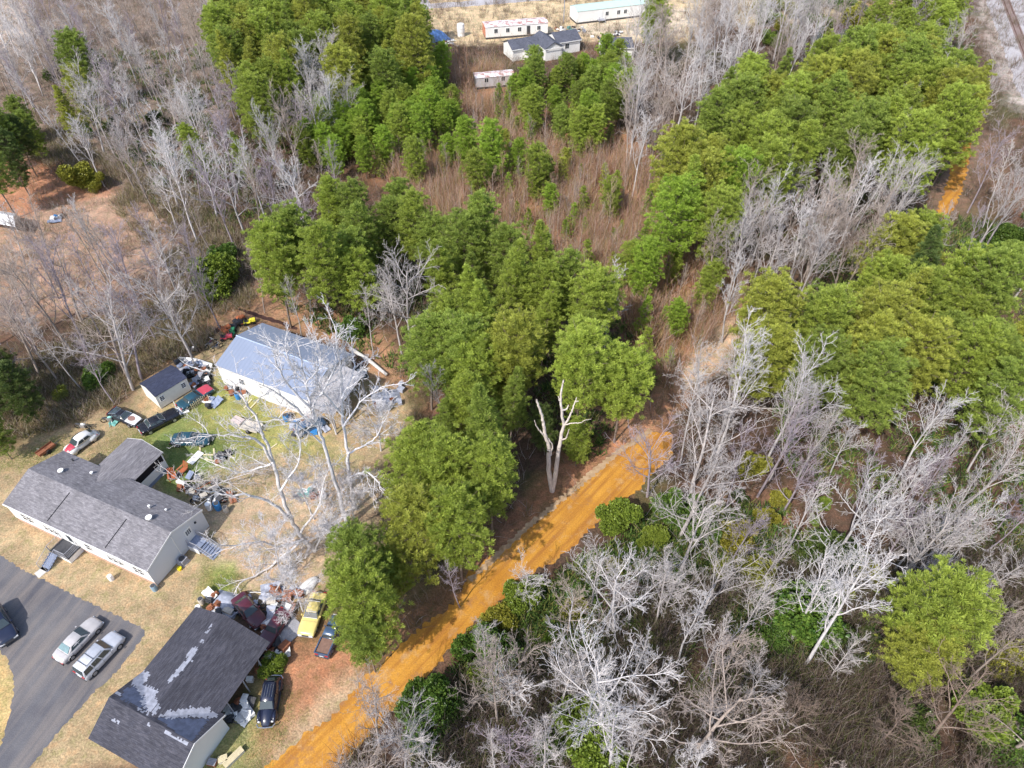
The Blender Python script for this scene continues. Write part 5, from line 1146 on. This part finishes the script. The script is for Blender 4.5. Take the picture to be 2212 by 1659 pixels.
pz([(930,450),(1000,470),(1080,470),(1200,550),(1330,640),(1400,800),(1330,880),(1270,870),(1120,850),(1020,850),(910,800),(890,700),(960,640)], 4.9, 13, 205, ['tall','tall','broad'], [G_BR, G_BR, G_MID, G_MID], "tall green pine packed in the middle stand above the forked snag", "pines of the middle stand", (.8, 1.05))
pz([(1430,330),(1510,220),(1640,150),(1760,140),(1880,100),(2060,110),(2120,220),(2040,330),(1980,350),(1900,340),(1740,350),(1600,400),(1540,520),(1430,480)], 5.8, 14, 206, ['broad','tall','broad'], [G_BR, G_BR, G_YEL, G_MID], "green round topped pine in the stand at the upper right", "pines of the upper right stand", (.95, 1.2))
pz([(1800,620),(1900,530),(1970,480),(2050,500),(2130,560),(2260,540),(2260,860),(2090,890),(1980,870),(1880,840),(1840,790),(1700,820),(1650,760),(1700,700)], 5.5, 13, 207, ['broad','tall','broad'], [G_BR, G_MID, G_MID, G_DK, G_YEL], "green pine in the dense stand at the right edge", "pines of the right edge stand", (.85, 1.12))
pz([(-60,180),(40,190),(70,280),(10,350),(-60,370)], 5.5, 11, 208, ['full','broad'], [G_DK, G_MID], "green conifer at the left edge beside the red clearing", "dark evergreens by the red clearing", (.7, .95))
pz([(-80,760),(50,790),(80,880),(40,960),(-80,980)], 5.5, 6, 209, ['full'], [G_DK, G_MID], "green evergreen at the left edge beyond the lawn", "evergreens beyond the lawn", (.6, .8))
pz([(1900,10),(2080,-10),(2110,50),(1950,70)], 8, 13, 210, ['tall','broad'], [G_BR, G_DK], "green pine at the top edge beside the orange clearing", "pines by the orange clearing", (.9, 1.1))
pz([(800,270),(990,290),(1100,280),(1280,340),(1420,420),(1580,560),(1600,640),(1440,800),(1390,700),(1230,560),(1090,440),(900,390),(800,360)], 5.4, 3, 212, ['young','young','full'], [G_LIME, G_LIME, G_BR, G_YEL], "small green young pine scattered through the brown thicket", "young pines in the brown thicket", (.4, .95), 2.5)
pz([(1380,740),(1440,690),(1490,760),(1440,840),(1380,830)], 3.5, 3, 213, ['young'], [G_BR, G_MID], "small bushy green pine where the trail meets the middle stand", "young pines by the trail", (.6, 1.0), 2.5)
# ---- bare trees
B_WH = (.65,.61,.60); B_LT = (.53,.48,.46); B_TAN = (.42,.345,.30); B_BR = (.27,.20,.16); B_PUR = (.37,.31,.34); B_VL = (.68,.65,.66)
def bare_at(x, y, s, kind, tn, label, z=12, group=None, sway=0.03, bk=None):
    return plant("bare_tree", BARE[kind], z*s, (x, y), label, "bare tree", group, tn, s, bark_c=bk or tuple(c*.92 for c in tn), sway=sway, check=False)
for a in ((640,372,1.15,'wide',B_WH,"large pale bare tree with a broad crown above the garage pines"),
          (868,590,1.1,'wide',B_LT,"big tan bare tree surrounded by the green middle pines"),
          (850,640,.9,'vase',B_LT,"bare tree with white forked limbs left of the middle pines"),
          (1018,790,.7,'slim',B_WH,"small white bare tree left of the middle stand"),
          (1385,150,1.25,'vase',B_LT,"very tall grey bare tree at the top right of centre"),
          (1375,225,1.1,'vase',B_LT,"tall bare tree with arching limbs beside the brown thicket"),
          (1130,1210,.7,'bushy',B_WH,"twisted white bare tree right at the orange road edge"),
          (985,1235,.6,'slim',B_PUR,"thin mauve bare tree leaning over the left road verge"),
          (1108,1420,.95,'bushy',B_WH,"white gnarled bare tree right of the orange road"),
          (1225,1420,.9,'bushy',B_LT,"slender bare tree between two white gnarled trees"),
          (1330,1450,1.2,'wide',B_WH,"large white bare tree with thick forked limbs near the bottom centre"),
          (1350,1250,.9,'wide',B_WH,"white bare tree with flaring limbs over green shrubs"),
          (790,1530,.8,'vase',B_TAN,"thin pale bare tree standing in front of the orange road"),
          (850,1590,.8,'vase',B_LT,"tall thin bare tree at the lower end of the orange road"),
          (1540,900,1.1,'wide',B_LT,"bare tree with a low fork beside the end of the orange road"),
          (1600,820,1.1,'vase',B_WH,"tall whitish bare tree at the head of the trail"),
          (1840,1290,1.15,'vase',B_WH,"bright white bare tree with two leaning trunks left of the solitary pine"),
          (1790,1250,1.0,'vase',B_WH,"white bare tree left of the leaning white one"),
          (340,600,1.15,'wide',B_LT,"big bare tree at the edge of the left field"),
          (200,680,1.1,'wide',B_LT,"bare tree with curved white limbs above the left brush"),
          (110,620,1.0,'vase',B_PUR,"tall grey bare tree on the left field"),
          (1950,250,.9,'vase',B_WH,"pale bare tree in a gap of the upper right pines"),
          (1760,240,.7,'slim',B_WH,"small pale bare tree in a dark gap of the upper right stand"),
          (2130,200,1.1,'vase',B_LT,"wide bare tree beside the upper end of the orange road"),
          (1855,1390,.7,'bushy',B_LT,"low bare tree under the leaning white trees"),
          (1100,1560,.9,'bushy',B_PUR,"mauve bare tree at the bottom right of the white gnarled one"),
          (640,1010,.8,'veil',B_VL,"white bare tree whose twigs veil the grass in the middle of the yard"),
          (560,1130,.8,'veil',B_VL,"low spreading bare tree between the long house steps and the oak"),
          (610,1215,.8,'veil',B_VL,"white twiggy tree in front of the oak above the heap"),
          (735,1010,.8,'veil',B_VL,"white crooked tree crown between the garage lean to and the pines"),
          (690,800,.95,'veil',B_VL,"pale bare tree crown right over the metal garage roof"),
          (800,860,.8,'veil',B_VL,"bare grey tree right of the striped lean to"),
          (700,1100,.8,'veil',B_VL,"bushy bare tree beside the trunk of the oak"),
          (1560,1510,1.1,'wide',B_TAN,"spreading brownish bare tree near the bottom edge")):
    bare_at(*a[:6])
BN = {B_WH:'whitish', B_LT:'light grey', B_TAN:'tan', B_BR:'brown', B_PUR:'mauve grey'}
def bz(poly, sp, z, seed, kinds, cols, label, group, sc=(.8, 1.15), keep=1.0, nearp=2.0, sway=.04):
    def fn(q, rnd):
        if rnd.random() > keep or near(q, nearp): return
        bt = rnd.choice(cols); kk_ = rnd.uniform(.85, 1.15); tn = tuple(c*kk_ for c in bt)
        kd = rnd.choice(kinds); plant("slender_tree" if kd == "slim" else "bare_tree", BARE[kd], z, None, BN[bt]+label[label.index(' bare tree'):].replace('thick ', '')+where(poly, q, z), "bare tree", group, tn, rnd.uniform(*sc), base=q, bark_c=tuple(c*.85 for c in tn), sway=sway)
    fill(poly, sp, z, seed, fn)
bz([(-40,-20),(470,-20),(480,120),(560,220),(690,230),(730,320),(700,440),(560,450),(440,520),(330,380),(230,320),(110,300),(90,180),(-80,160)], 6.6, 11, 301, ['vase','slim','slim','wide'], [B_LT, B_WH, B_TAN, B_PUR], "pale grey bare tree in the thick leafless wood at the top left", "bare trees of the top left wood", (.75, 1.1))
bz([(-80,560),(100,470),(240,440),(360,470),(470,580),(430,680),(330,760),(230,800),(60,760),(-80,740)], 5.8, 10, 302, ['vase','slim','slim','wide'], [B_LT, B_PUR, B_TAN], "grey bare tree standing along the left field", "bare trees along the left field", (.75, 1.05), .8)
bz([(1300,90),(1500,40),(1560,-10),(1830,-10),(1840,90),(1640,130),(1500,200),(1430,320),(1330,300),(1290,190)], 7.3, 11, 303, ['vase','vase','wide'], [B_LT, B_WH, B_TAN], "light grey bare tree in the leafless wood at the top centre right", "bare trees of the upper wood", (.8, 1.15))
bz([(1540,520),(1620,400),(1760,370),(1900,370),(1960,430),(1850,560),(1680,640),(1560,600)], 5.0, 11, 304, ['vase','vase','slim'], [B_LT, B_TAN, B_WH], "pale bare tree between the upper right pines and the right edge stand", "bare trees between the right stands", (.85, 1.1))
bz([(2040,420),(2120,330),(2280,250),(2280,560),(2150,520),(2080,500)], 7, 11, 305, ['vase','slim'], [B_LT, B_WH, B_PUR], "pale bare tree by the railway at the right edge", "bare trees by the railway", (.8, 1.1))
bz([(1690,230),(1850,120),(2040,120),(2080,240),(2000,350),(1760,340)], 9, 12, 306, ['slim','vase'], [B_WH, B_LT], "pale bare tree poking through the upper right pines", "bare trees among the upper right pines", (.8, 1.0), .8, 1.5)
bz([(1400,870),(1500,740),(1640,750),(1830,850),(1890,950),(2010,990),(2050,1070),(2260,990),(2260,1230),(1990,1200),(1700,1240),(1620,1420),(1460,1330),(1450,1050),(1400,1000)], 5.7, 10, 307, ['vase','bushy','slim','slim','wide'], [B_WH, B_LT, B_LT, B_PUR], "whitish bare tree in the leafless wood right of the orange road", "bare trees right of the road", (.7, 1.05))
bz([(680,1740),(820,1600),(960,1500),(1040,1370),(1130,1250),(1230,1180),(1330,1130),(1460,1180),(1600,1440),(1700,1560),(1740,1740)], 4.9, 8, 308, ['bushy','bushy','slim','vase'], [B_WH, B_LT, B_LT, B_TAN], "white bare tree in the tangle along the bottom edge", "bare trees along the bottom edge", (.65, .95))
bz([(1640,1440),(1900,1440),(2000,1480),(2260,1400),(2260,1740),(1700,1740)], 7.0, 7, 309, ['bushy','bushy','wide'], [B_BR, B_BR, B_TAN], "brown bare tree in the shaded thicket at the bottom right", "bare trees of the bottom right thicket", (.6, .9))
bz([(1700,-10),(2080,-10),(2150,120),(2080,140),(1880,80),(1720,110)], 9, 11, 315, ['vase','slim'], [B_LT, B_PUR, B_TAN], "grey bare tree along the top edge before the orange clearing", "bare trees of the top right edge", (.7, 1.0))
bz([(1640,900),(1700,860),(1900,900),(2020,900),(2260,890),(2260,1300),(2110,1260),(1900,1180),(1860,960)], 5.0, 10, 316, ['vase','slim','bushy'], [B_WH, B_LT, B_PUR], "whitish bare tree below the right edge pines", "bare trees below the right edge pines", (.7, .95))
bz([(640,110),(740,90),(760,230),(620,260)], 6, 12, 318, ['vase','slim'], [B_WH, B_LT], "pale bare tree in the gap of the top pine stand", "bare trees in the gap of the top stand", (.8, 1.0), 1, .5)
bz([(1120,580),(1700,700),(1780,760),(1980,740),(2000,860),(1850,820)], 11, 11, 310, ['slim'], [B_WH], "thin white bare tree poking out of the right edge pines", "bare trees among the right edge pines", (.7, .9), .6, 1.5)
bz([(900,780),(960,740),(1000,860),(920,880)], 5, 9, 311, ['bushy','slim'], [B_TAN, B_LT], "tan bare tree between the garage yard and the middle stand", "bare trees beside the middle stand", (.7, .9))
bz([(540,560),(640,620),(760,680),(880,790),(860,830),(740,740),(600,660),(520,600)], 4.4, 5, 312, ['slim'], [B_LT, B_TAN], "grey bare tree on the orange bank behind the garage", "thin bare trees behind the garage", (.5, .75), .8)
bz([(1540,1420),(1660,1300),(1760,1430),(1700,1560),(1560,1540)], 5, 7, 313, ['bushy'], [B_LT, B_TAN], "tan bare tree left of the dark gap at the lower right", "bare trees left of the dark gap", (.6, .85))
bz([(2080,1180),(2260,1200),(2260,1480),(2140,1400)], 5.5, 9, 314, ['vase','bushy'], [B_LT, B_TAN], "tan bare tree at the right edge beside the solitary pine", "bare trees right of the solitary pine", (.7, .95))
# ---- hand shaped trees: limbs follow the photograph
def special(name, base_px, limbs, r0, label, tn, twig=.024, dens=7, L2=2.4, cat="bare tree"):
    """limbs: polylines of crop-4-like pixels given in the 1024 picture; each bends a little off the upright plane"""
    b = P(*base_px); rnd = random.Random(hash(name) % 7+len(limbs)); tr, tl = [], []
    root = empty(name, b, 0, label, cat)
    for li, (pts, ra, rb, off) in enumerate(limbs):
        q = []
        for i, (u, v) in enumerate(pts):
            t = i/(len(pts)-1); p = W(u, v, b.y+off[0]+(off[1]-off[0])*t); q.append(p-b)
        sm = []
        for i in range(len(q)-1):
            p0, p1, p2, p3 = q[max(i-1, 0)], q[i], q[i+1], q[min(i+2, len(q)-1)]
            for k in range(4):
                u = k/4; sm.append(.5*((2*p1)+(p2-p0)*u+(2*p0-5*p1+4*p2-p3)*u*u+(3*p1-p0-3*p2+p3)*u**3)+Vector((rnd.gauss(0,.06), rnd.gauss(0,.06), rnd.gauss(0,.06)))*((1 if dens else .45) if i+k else 0))
        sm.append(q[-1]); tr += poly_segs(sm, ra, rb)
        if dens:
            tot = len(sm)-1; st0 = .42 if ra > .2 else .15; n1 = int(dens*(1.5 if ra > .2 else 1))
            for b_ in range(n1):
                u = (st0+(1-st0)*(b_+rnd.random())/n1)*tot*.999; k = int(u); pp = sm[k].lerp(sm[k+1], u-k); dv = (sm[k+1]-sm[k]).normalized()
                br = grow(rnd, pp, rdir(rnd, dv, R(rnd.uniform(25, 65))), L2*rnd.uniform(.6, 1.2), 5, .16, .07); tr += poly_segs(br, .042, .014)
                twigs(rnd, br, L2*.42, twig, tl, 7, .07, .15, 2, (25, 60))
            twigs(rnd, sm[-7:], L2*.4, twig, tl, 7, .07, .2, 2, (25, 60))
    t = link("trunk", segs_mesh("trunk", tr, M_BARK, 7), root); t.color = (*tn, 1)
    if tl: c = link("crown", segs_mesh("crown", tl, M_BARK, 3), root); c.color = (*tn, 1)
    return root
c7 = lambda x, y: ((1450+x/2.765)/3, (1000+y/2.765)/3)
c4 = lambda x, y: ((300+x/2.765)/3, (900+y/2.765)/3)
sn = [c7(*p) for p in ((571,1312),(548,1170),(540,1000),(545,950),(515,850),(500,760),(485,680),(460,600),(440,550))]
sr = [c7(*p) for p in ((571,1312),(595,1180),(612,1060),(630,940),(645,850),(665,760),(652,660),(640,540),(655,440),(664,385))]
special("dead_snag", c7(570,1310), [(sn,.30,.10,(0,0)), (sr,.30,.07,(0,.3)),
    ([c7(*p) for p in ((515,870),(480,820),(445,780),(425,720))],.11,.04,(0,-.6)),
    ([c7(*p) for p in ((560,1010),(572,930),(540,870))],.11,.05,(0,-.3)),
    ([c7(*p) for p in ((665,770),(700,720),(730,650),(755,590),(775,530))],.14,.04,(.1,.8)),
    ([c7(*p) for p in ((765,570),(790,560))],.06,.03,(.7,.6)),
    ([c7(*p) for p in ((670,760),(740,745),(800,745),(840,725),(895,712))],.08,.02,(.1,-1)),
    ([c7(*p) for p in ((645,890),(690,860),(712,795))],.10,.05,(.1,-.5)),
    ([c7(*p) for p in ((648,640),(690,630),(705,595))],.13,.05,(.1,.5)),
    ([c7(*p) for p in ((632,560),(622,520))],.06,.03,(.1,.5))], .4,
    "forked pale dead trunk without leaves beside the orange road", (.62,.54,.48), dens=0, cat="dead tree")
dd2 = lambda x, y: (x/2.16, y/2.16)
special("oak_tree", dd2(682,1190), [([dd2(*p) for p in ((682,1190),(655,1165),(628,1120),(606,1060),(590,1000),(575,955),(560,920),(535,875),(510,845),(497,820))],.26,.05,(0,3)),
    ([dd2(*p) for p in ((590,1000),(560,955),(520,945),(470,940),(430,935))],.16,.03,(1,-2)),
    ([dd2(*p) for p in ((628,1120),(590,1090),(540,1070),(490,1070),(440,1060),(400,1050))],.18,.03,(0,-4)),
    ([dd2(*p) for p in ((655,1165),(610,1180),(560,1170),(500,1180),(450,1170))],.17,.03,(0,-5)),
    ([dd2(*p) for p in ((650,1150),(690,1090),(700,1040),(720,1000))],.15,.03,(0,4)),
    ([dd2(*p) for p in ((655,1165),(600,1210),(560,1240),(520,1260),(500,1300))],.16,.03,(0,-6)),
    ([dd2(*p) for p in ((670,1180),(650,1230),(620,1260),(570,1300),(540,1330))],.16,.03,(0,-7)),
    ([dd2(*p) for p in ((606,1060),(640,1010),(650,970),(640,930))],.13,.03,(0,4)),
    ([dd2(*p) for p in ((590,1000),(560,1010),(520,1020),(480,1010))],.12,.03,(0,-1)),
    ([dd2(*p) for p in ((680,1190),(700,1150),(730,1130),(760,1100))],.13,.03,(0,2))], .4,
    "spreading bare oak with white limbs over the junk yard between the house and the pines", (.66,.62,.60), dens=7, L2=3.4)
special("tall_tree", dd2(752,1140), [([dd2(*p) for p in ((752,1140),(735,1080),(715,1020),(700,960),(685,920),(672,880),(660,830),(650,780),(640,730))],.24,.05,(0,1)),
    ([dd2(*p) for p in ((685,920),(640,880),(600,850),(560,830))],.15,.03,(.5,-3)),
    ([dd2(*p) for p in ((672,880),(620,830),(600,790),(590,760))],.13,.03,(.5,-1)),
    ([dd2(*p) for p in ((672,880),(700,840),(720,800),(735,760))],.13,.03,(.5,3)),
    ([dd2(*p) for p in ((660,830),(690,790),(690,750))],.1,.03,(.5,2)),
    ([dd2(*p) for p in ((660,830),(630,790),(610,740))],.1,.03,(.5,2)),
    ([dd2(*p) for p in ((700,960),(650,920),(620,910),(580,900))],.1,.03,(.5,-3))], .4,
    "tall bare tree whose grey crown covers the front of the metal garage roof", (.62,.60,.61), dens=8, L2=3.0)
special("bare_tree", dd2(768,1100), [([dd2(*p) for p in ((768,1100),(758,1040),(750,980),(742,920),(738,860),(735,800),(728,740),(722,700))],.22,.05,(0,1)),
    ([dd2(*p) for p in ((750,980),(790,960),(815,940),(830,900))],.13,.03,(0,2)),
    ([dd2(*p) for p in ((758,1030),(790,1020),(815,1040),(825,1060))],.13,.04,(0,-3)),
    ([dd2(*p) for p in ((742,920),(770,880),(800,850),(850,830))],.12,.03,(0,2)),
    ([dd2(*p) for p in ((738,860),(765,800),(760,760))],.12,.03,(0,3)),
    ([dd2(*p) for p in ((742,900),(700,850),(680,820))],.12,.03,(0,-1))], .4,
    "bare tree with crooked white limbs right of the metal garage", (.70,.67,.68), dens=7, L2=2.8)
# ---- bushes
def bush_at(x, y, s, tn, label, group=None, pi=None, check=False):
    return plant("evergreen_bush", BUSH, 1.5*s, (x, y), label, "bush", group, tn, s, check=check, pi=pi, names=("stem", "foliage"))
E_G = (.075,.17,.030); E_L = (.16,.24,.035); E_D = (.04,.09,.022); E_Y = (.27,.27,.04)
for a in ((1330,1120,.9,E_L,"green bush beside the shaded stretch of the orange road"), (1445,1105,.85,E_G,"glossy dark green bush right of the road end"),
          (1500,1080,.7,E_G,"glossy green bush behind the dark one right of the road"), (1745,1330,1.5,E_G,"large glossy magnolia bush left of the leaning white trees"),
          (1800,1190,1.1,E_D,"dark bush above the large glossy magnolia bush"), (950,1510,.9,E_G,"green bush right of the orange road near the bottom"),
          (1265,1590,1.3,E_L,"bright leafy bush at the bottom centre"), (1290,1640,1.1,E_L,"low leafy bush on the bottom edge"), (1130,1290,.8,E_L,"pale green bush under the twisted white tree"),
          (1240,1310,.8,E_Y,"yellow green bush right of the twisted white tree"), (905,1500,.5,E_G,"small dark bush touching the orange road"), (915,1570,.9,E_G,"shaded green bush beside the road near the bottom edge"),
          (1060,1400,1.0,E_G,"green bush between the road and the white gnarled tree"), (1030,1370,.6,E_Y,"yellowish bush at the road bend"),
          (475,600,1.5,E_L,"green bush at the foot of the left field trees"), (480,540,1.3,E_G,"darker bush behind the green one by the left field"), (175,385,1.3,E_Y,"bright yellow green bush in the red clearing"),
          (205,400,.7,E_Y,"small yellow green bush beside the larger one in the red clearing"), (2190,1420,1.3,E_Y,"yellow green bush at the right edge"), (2120,1540,1.2,E_L,"lit bush in the dark gap at the lower right"),
          (2190,1600,1.5,E_G,"green bush in the bottom right corner"), (1985,1560,1.1,E_D,"dark bush under the bottom right thicket"), (590,1435,.45,E_L,"small spiky green plant beside the dark roofed house"),
          (760,700,1.2,E_G,"dull green bush on the bank behind the garage"), (1630,1010,.7,E_Y,"olive bush under the low forked bare tree"), (1080,1340,.6,E_Y,"mossy green bush near the middle of the lower wood")):
    bush_at(a[0], a[1], a[2], a[3], a[4])
def uz(poly, sp, seed, cols, label, group, sc=(.5, 1.0), keep=.7):
    def fn(q, rnd):
        bt = rnd.choice(cols)
        if rnd.random() < keep: plant("evergreen_bush", BUSH, 1, None, {E_G:"glossy ", E_L:"light ", E_D:"very dark ", E_Y:"yellowish "}[bt]+label[label.index("bush"):]+where(poly, q, 1), "bush", group, tuple(c*rnd.uniform(.9,1.1) for c in bt), rnd.uniform(*sc), base=q, names=("stem", "foliage"))
    fill(poly, sp, 1.0, seed, fn)
uz([(1080,1420),(1180,1320),(1300,1200),(1420,1130),(1500,1140),(1480,1300),(1420,1440),(1300,1560),(1200,1740),(900,1740),(960,1580)], 5.2, 401, [E_G, E_L, E_D, E_Y], "mixed green bush under the bare trees right of the lower road", "bushes under the lower wood", (.3, .7), .8)
uz([(1500,1020),(1800,1080),(1900,1300),(1860,1450),(1600,1400),(1520,1240)], 4.6, 402, [E_G, E_D, E_L, E_Y], "green bush under the bare trees at the right of centre", "bushes under the right wood", (.35, .8), .9)
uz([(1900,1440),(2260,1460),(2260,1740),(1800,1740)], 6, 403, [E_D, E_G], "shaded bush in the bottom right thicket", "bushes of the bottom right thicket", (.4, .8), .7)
uz([(130,790),(270,760),(300,830),(200,880),(120,870)], 5, 404, [E_G, E_Y], "dull green bush on the bank above the navy roofed shed", "bushes above the shed", (.4, .8), .6)
uz([(100,120),(480,150),(560,330),(480,450),(300,400),(180,300)], 9, 405, [E_D, E_G], "dark green bush under the top left bare trees", "bushes of the top left wood", (.6, 1.1), .6)
uz([(1640,-20),(1900,-10),(1880,90),(1640,110)], 7, 406, [E_L, E_Y, E_G], "olive bush beside the top right bare trees", "bushes at the top right", (.8, 1.4), .8)
uz([(2060,500),(2260,450),(2260,620),(2120,560)], 7, 407, [E_G], "green bush under the railway trees", "bushes by the railway", (.8, 1.3), .7)
# ---- sapling thicket in the clearing
sapn = [0]
def sapf(q, rnd):
    if blocked(q): return
    if sapn[0] >= 300 or rnd.random() > .34: SAPREST.append((q, rnd.random())); return
    sapn[0] += 1
    a = rnd.choice(SAP); tn = tone(rnd, [(.44,.27,.18), (.36,.21,.14), (.48,.33,.24), B_TAN])
    o = empty("sapling", q, rnd.random()*6.28, "slender leafless sapling in the reddish brown thicket"+where(THICK, q, 3), "sapling", "saplings of the brown thicket", (rnd.uniform(.7, 1.05),)*3)
    t = link("trunk", a[0], o); t.color = (.50,.42,.38, 1); c = link("crown", a[1], o); c.color = (*tn, 1)
SAPREST = []
THICK = [(960,120),(1120,160),(1150,230),(1240,330),(1330,320),(1430,360),(1440,500),(1560,540),(1610,620),(1570,680),(1440,830),(1390,760),(1340,640),(1200,560),(1060,530),(960,480),(900,430),(790,370),(800,270),(960,260),(985,200)]
fill(THICK, 2.1, 3, 501, sapf)
def stuff_blades(name, poly_list, n, hgt, per, wid, cols, seed, mat_name, lean=.5, clear=True, minh=.5, avoid=None):
    rs = np.random.RandomState(seed); rnd = random.Random(seed); C = []
    for poly, frac in poly_list:
        wp = [(q.x, q.y) for q in (D(x, y, 1) for x, y in poly)]
        x0, x1 = min(p[0] for p in wp), max(p[0] for p in wp); y0, y1 = min(p[1] for p in wp), max(p[1] for p in wp)
        m = 0; tries = 0
        while m < n*frac and tries < n*frac*12:
            tries += 1; q = Vector((rnd.uniform(x0, x1), rnd.uniform(y0, y1), 0))
            if mnoise.noise(Vector((q.x*.14, q.y*.14, seed)))+rnd.random()*.5 < .05: continue
            if inpoly(q.x, q.y, wp) and not (clear and blocked(q)) and not (avoid and inpoly(q.x, q.y, avoid)): C.append((q.x, q.y)); m += 1
    C = np.array(C); k = len(C); h = rs.uniform(minh, 1, (k, per, 1))*hgt
    base = np.zeros((k, per, 3)); base[..., :2] = C[:, None, :]+rs.normal(0, .35, (k, per, 2))
    d = rs.normal(0, lean, (k, per, 3)); d[..., 2] = 1; d /= np.linalg.norm(d, axis=2, keepdims=True)
    mid = base+d*h*.5; d2_ = d+rs.normal(0, .35, (k, per, 3)); tip = mid+d2_*h*.5
    sd = rs.normal(size=(k, per, 3)); sd[..., 2] = 0; sd /= np.linalg.norm(sd, axis=2, keepdims=True); sd *= wid
    V = np.stack([base-sd, base+sd, mid+sd*.8, mid-sd*.8, tip+sd*.3, tip-sd*.3], 2).reshape(-1, 3)
    b = (np.arange(k*per)*6)[:, None]; F = np.concatenate([b+np.array([[0,1,2,3]]), b+np.array([[3,2,4,5]])])
    ci = rs.randint(0, len(cols), (k, per)); cc = np.array(cols)[ci]*rs.uniform(.75, 1.25, (k, per, 1))
    A = np.ones((k*per*6, 4)); A[:, :3] = np.repeat(cc.reshape(-1, 3), 6, axis=0)
    kk = N(mat_name); kk.base(kk.n("ShaderNodeAttribute", attribute_name="tint").outputs["Color"], .9, .15)
    o = link(name, fast_mesh(name, V, F, kk.m, {"tint": A})); return o
ALLW = [[(-150,-100),(2400,-100),(2400,1800),(640,1800),(760,1600),(1000,1420),(1420,1080),(1440,960),(1100,1160),(900,1350),(840,1340),(800,1180),(830,1000),(880,860),(720,720),(540,640),(440,760),(300,830),(120,900),(-150,980)]]
o = stuff_blades("brush", [(ALLW[0], 1.0)], 21000, 2.5, 11, .020, [(.24,.18,.15),(.15,.10,.075),(.36,.30,.27),(.18,.115,.075),(.11,.085,.055),(.12,.12,.045)], 601, "dry brush stems", .55, avoid=[(p_.x, p_.y) for p_ in (D(x_, y_, 1) for x_, y_ in THICK)])
o2 = stuff_blades("brush", [([(60,760),(240,690),(480,560),(560,640),(480,700),(330,830),(140,910),(-60,960),(-60,820)],.5), ([(0,200),(240,330),(480,420),(560,560),(420,640),(230,430),(60,330)],.5)], 5500, 1.6, 12, .022, [(.30,.22,.15),(.20,.15,.09),(.24,.22,.10),(.40,.33,.28),(.16,.16,.06)], 608, "olive brush stems", .6)
tag(o2, "olive brown brush between the left clearing and the sheds", "brush", kind="stuff")
tag(o, "tangle of dry grey brown brush covering the floor of the woods", "brush", kind="stuff")
o = stuff_blades("sapling_thicket", [(THICK, 1.0)], 10500, 4.8, 7, .019, [(.44,.25,.16),(.36,.19,.12),(.50,.40,.35),(.44,.28,.15),(.26,.25,.08),(.42,.26,.22)], 602, "thicket stems", .27)
tag(o, "dense reddish brown thicket of thin leafless stems in the central clearing", "thicket", kind="stuff")
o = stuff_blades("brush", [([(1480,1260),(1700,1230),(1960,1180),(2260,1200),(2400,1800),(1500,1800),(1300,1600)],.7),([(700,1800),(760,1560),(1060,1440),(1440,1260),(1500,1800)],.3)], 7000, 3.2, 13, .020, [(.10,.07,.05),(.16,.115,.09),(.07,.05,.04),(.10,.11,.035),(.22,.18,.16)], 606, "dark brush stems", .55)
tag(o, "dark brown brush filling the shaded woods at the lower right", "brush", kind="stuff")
for (x, y, s_, rx, rz, lb) in ((455,1065,.75,78,1.9,"heap of white fallen branches behind the long house"),(400,1050,.5,84,1.5,"smaller white fallen branch by the orange chairs"),(600,1285,.6,80,2.6,"fallen bare branches lying over the heap behind the torn roof"),(1620,560,.9,82,1.7,"fallen grey tree below the layered pines at the right")):
    q = D(x, y); a = BARE['bushy'][trnd.randrange(3)]; o = empty("fallen_branch", (q.x, q.y, .9), rz, lb, "branch", None, (s_, s_, s_)); o.rotation_euler = (R(rx), 0, rz)
    t = link("trunk", a[0], o); t.color = (*B_LT, 1); c = link("crown", a[1], o); c.color = (*B_LT, 1)
VINES = [[(1000,1400),(1180,1260),(1300,1180),(1420,1100),(1800,1080),(1900,1300),(1860,1450),(1300,1560),(1200,1740),(860,1740),(930,1560)], [(100,100),(500,100),(700,300),(500,500),(300,420)], [(540,500),(900,480),(1380,700),(1290,1010),(1120,900),(900,820),(620,660)], [(1430,330),(1640,140),(2110,60),(2100,330),(1900,480),(1560,540)], [(1640,640),(1960,440),(2300,500),(2300,1300),(1980,1200),(1700,1000)]]
o = stuff_blades("ground_vines", [(VINES[0],.40),(VINES[1],.12),(VINES[2],.12),(VINES[3],.12),(VINES[4],.24)], 8500, 1.3, 14, .075, [(.07,.13,.028),(.12,.18,.035),(.04,.08,.02),(.18,.18,.05)], 603, "vine leaves", .9)
tag(o, "low green vines and undergrowth beneath the trees", "undergrowth", kind="stuff")
GRS = [[(290,960),(420,860),(500,800),(620,900),(760,1000),(560,1060),(380,1060)], [(-60,1010),(140,920),(260,880),(330,960),(230,980),(60,1000)], [(440,1620),(600,1450),(640,1540),(540,1720),(420,1720)], [(430,1210),(520,1230),(500,1320),(420,1300)]]
o = stuff_blades("grass", [(GRS[0],.5),(GRS[1],.25),(GRS[2],.15),(GRS[3],.1)], 6500, .16, 9, .012, [(.20,.28,.06),(.30,.31,.09),(.44,.36,.16),(.14,.24,.04)], 604, "grass blades", .5, False)
tag(o, "patchy green and straw coloured grass around the sheds", "grass", kind="stuff")
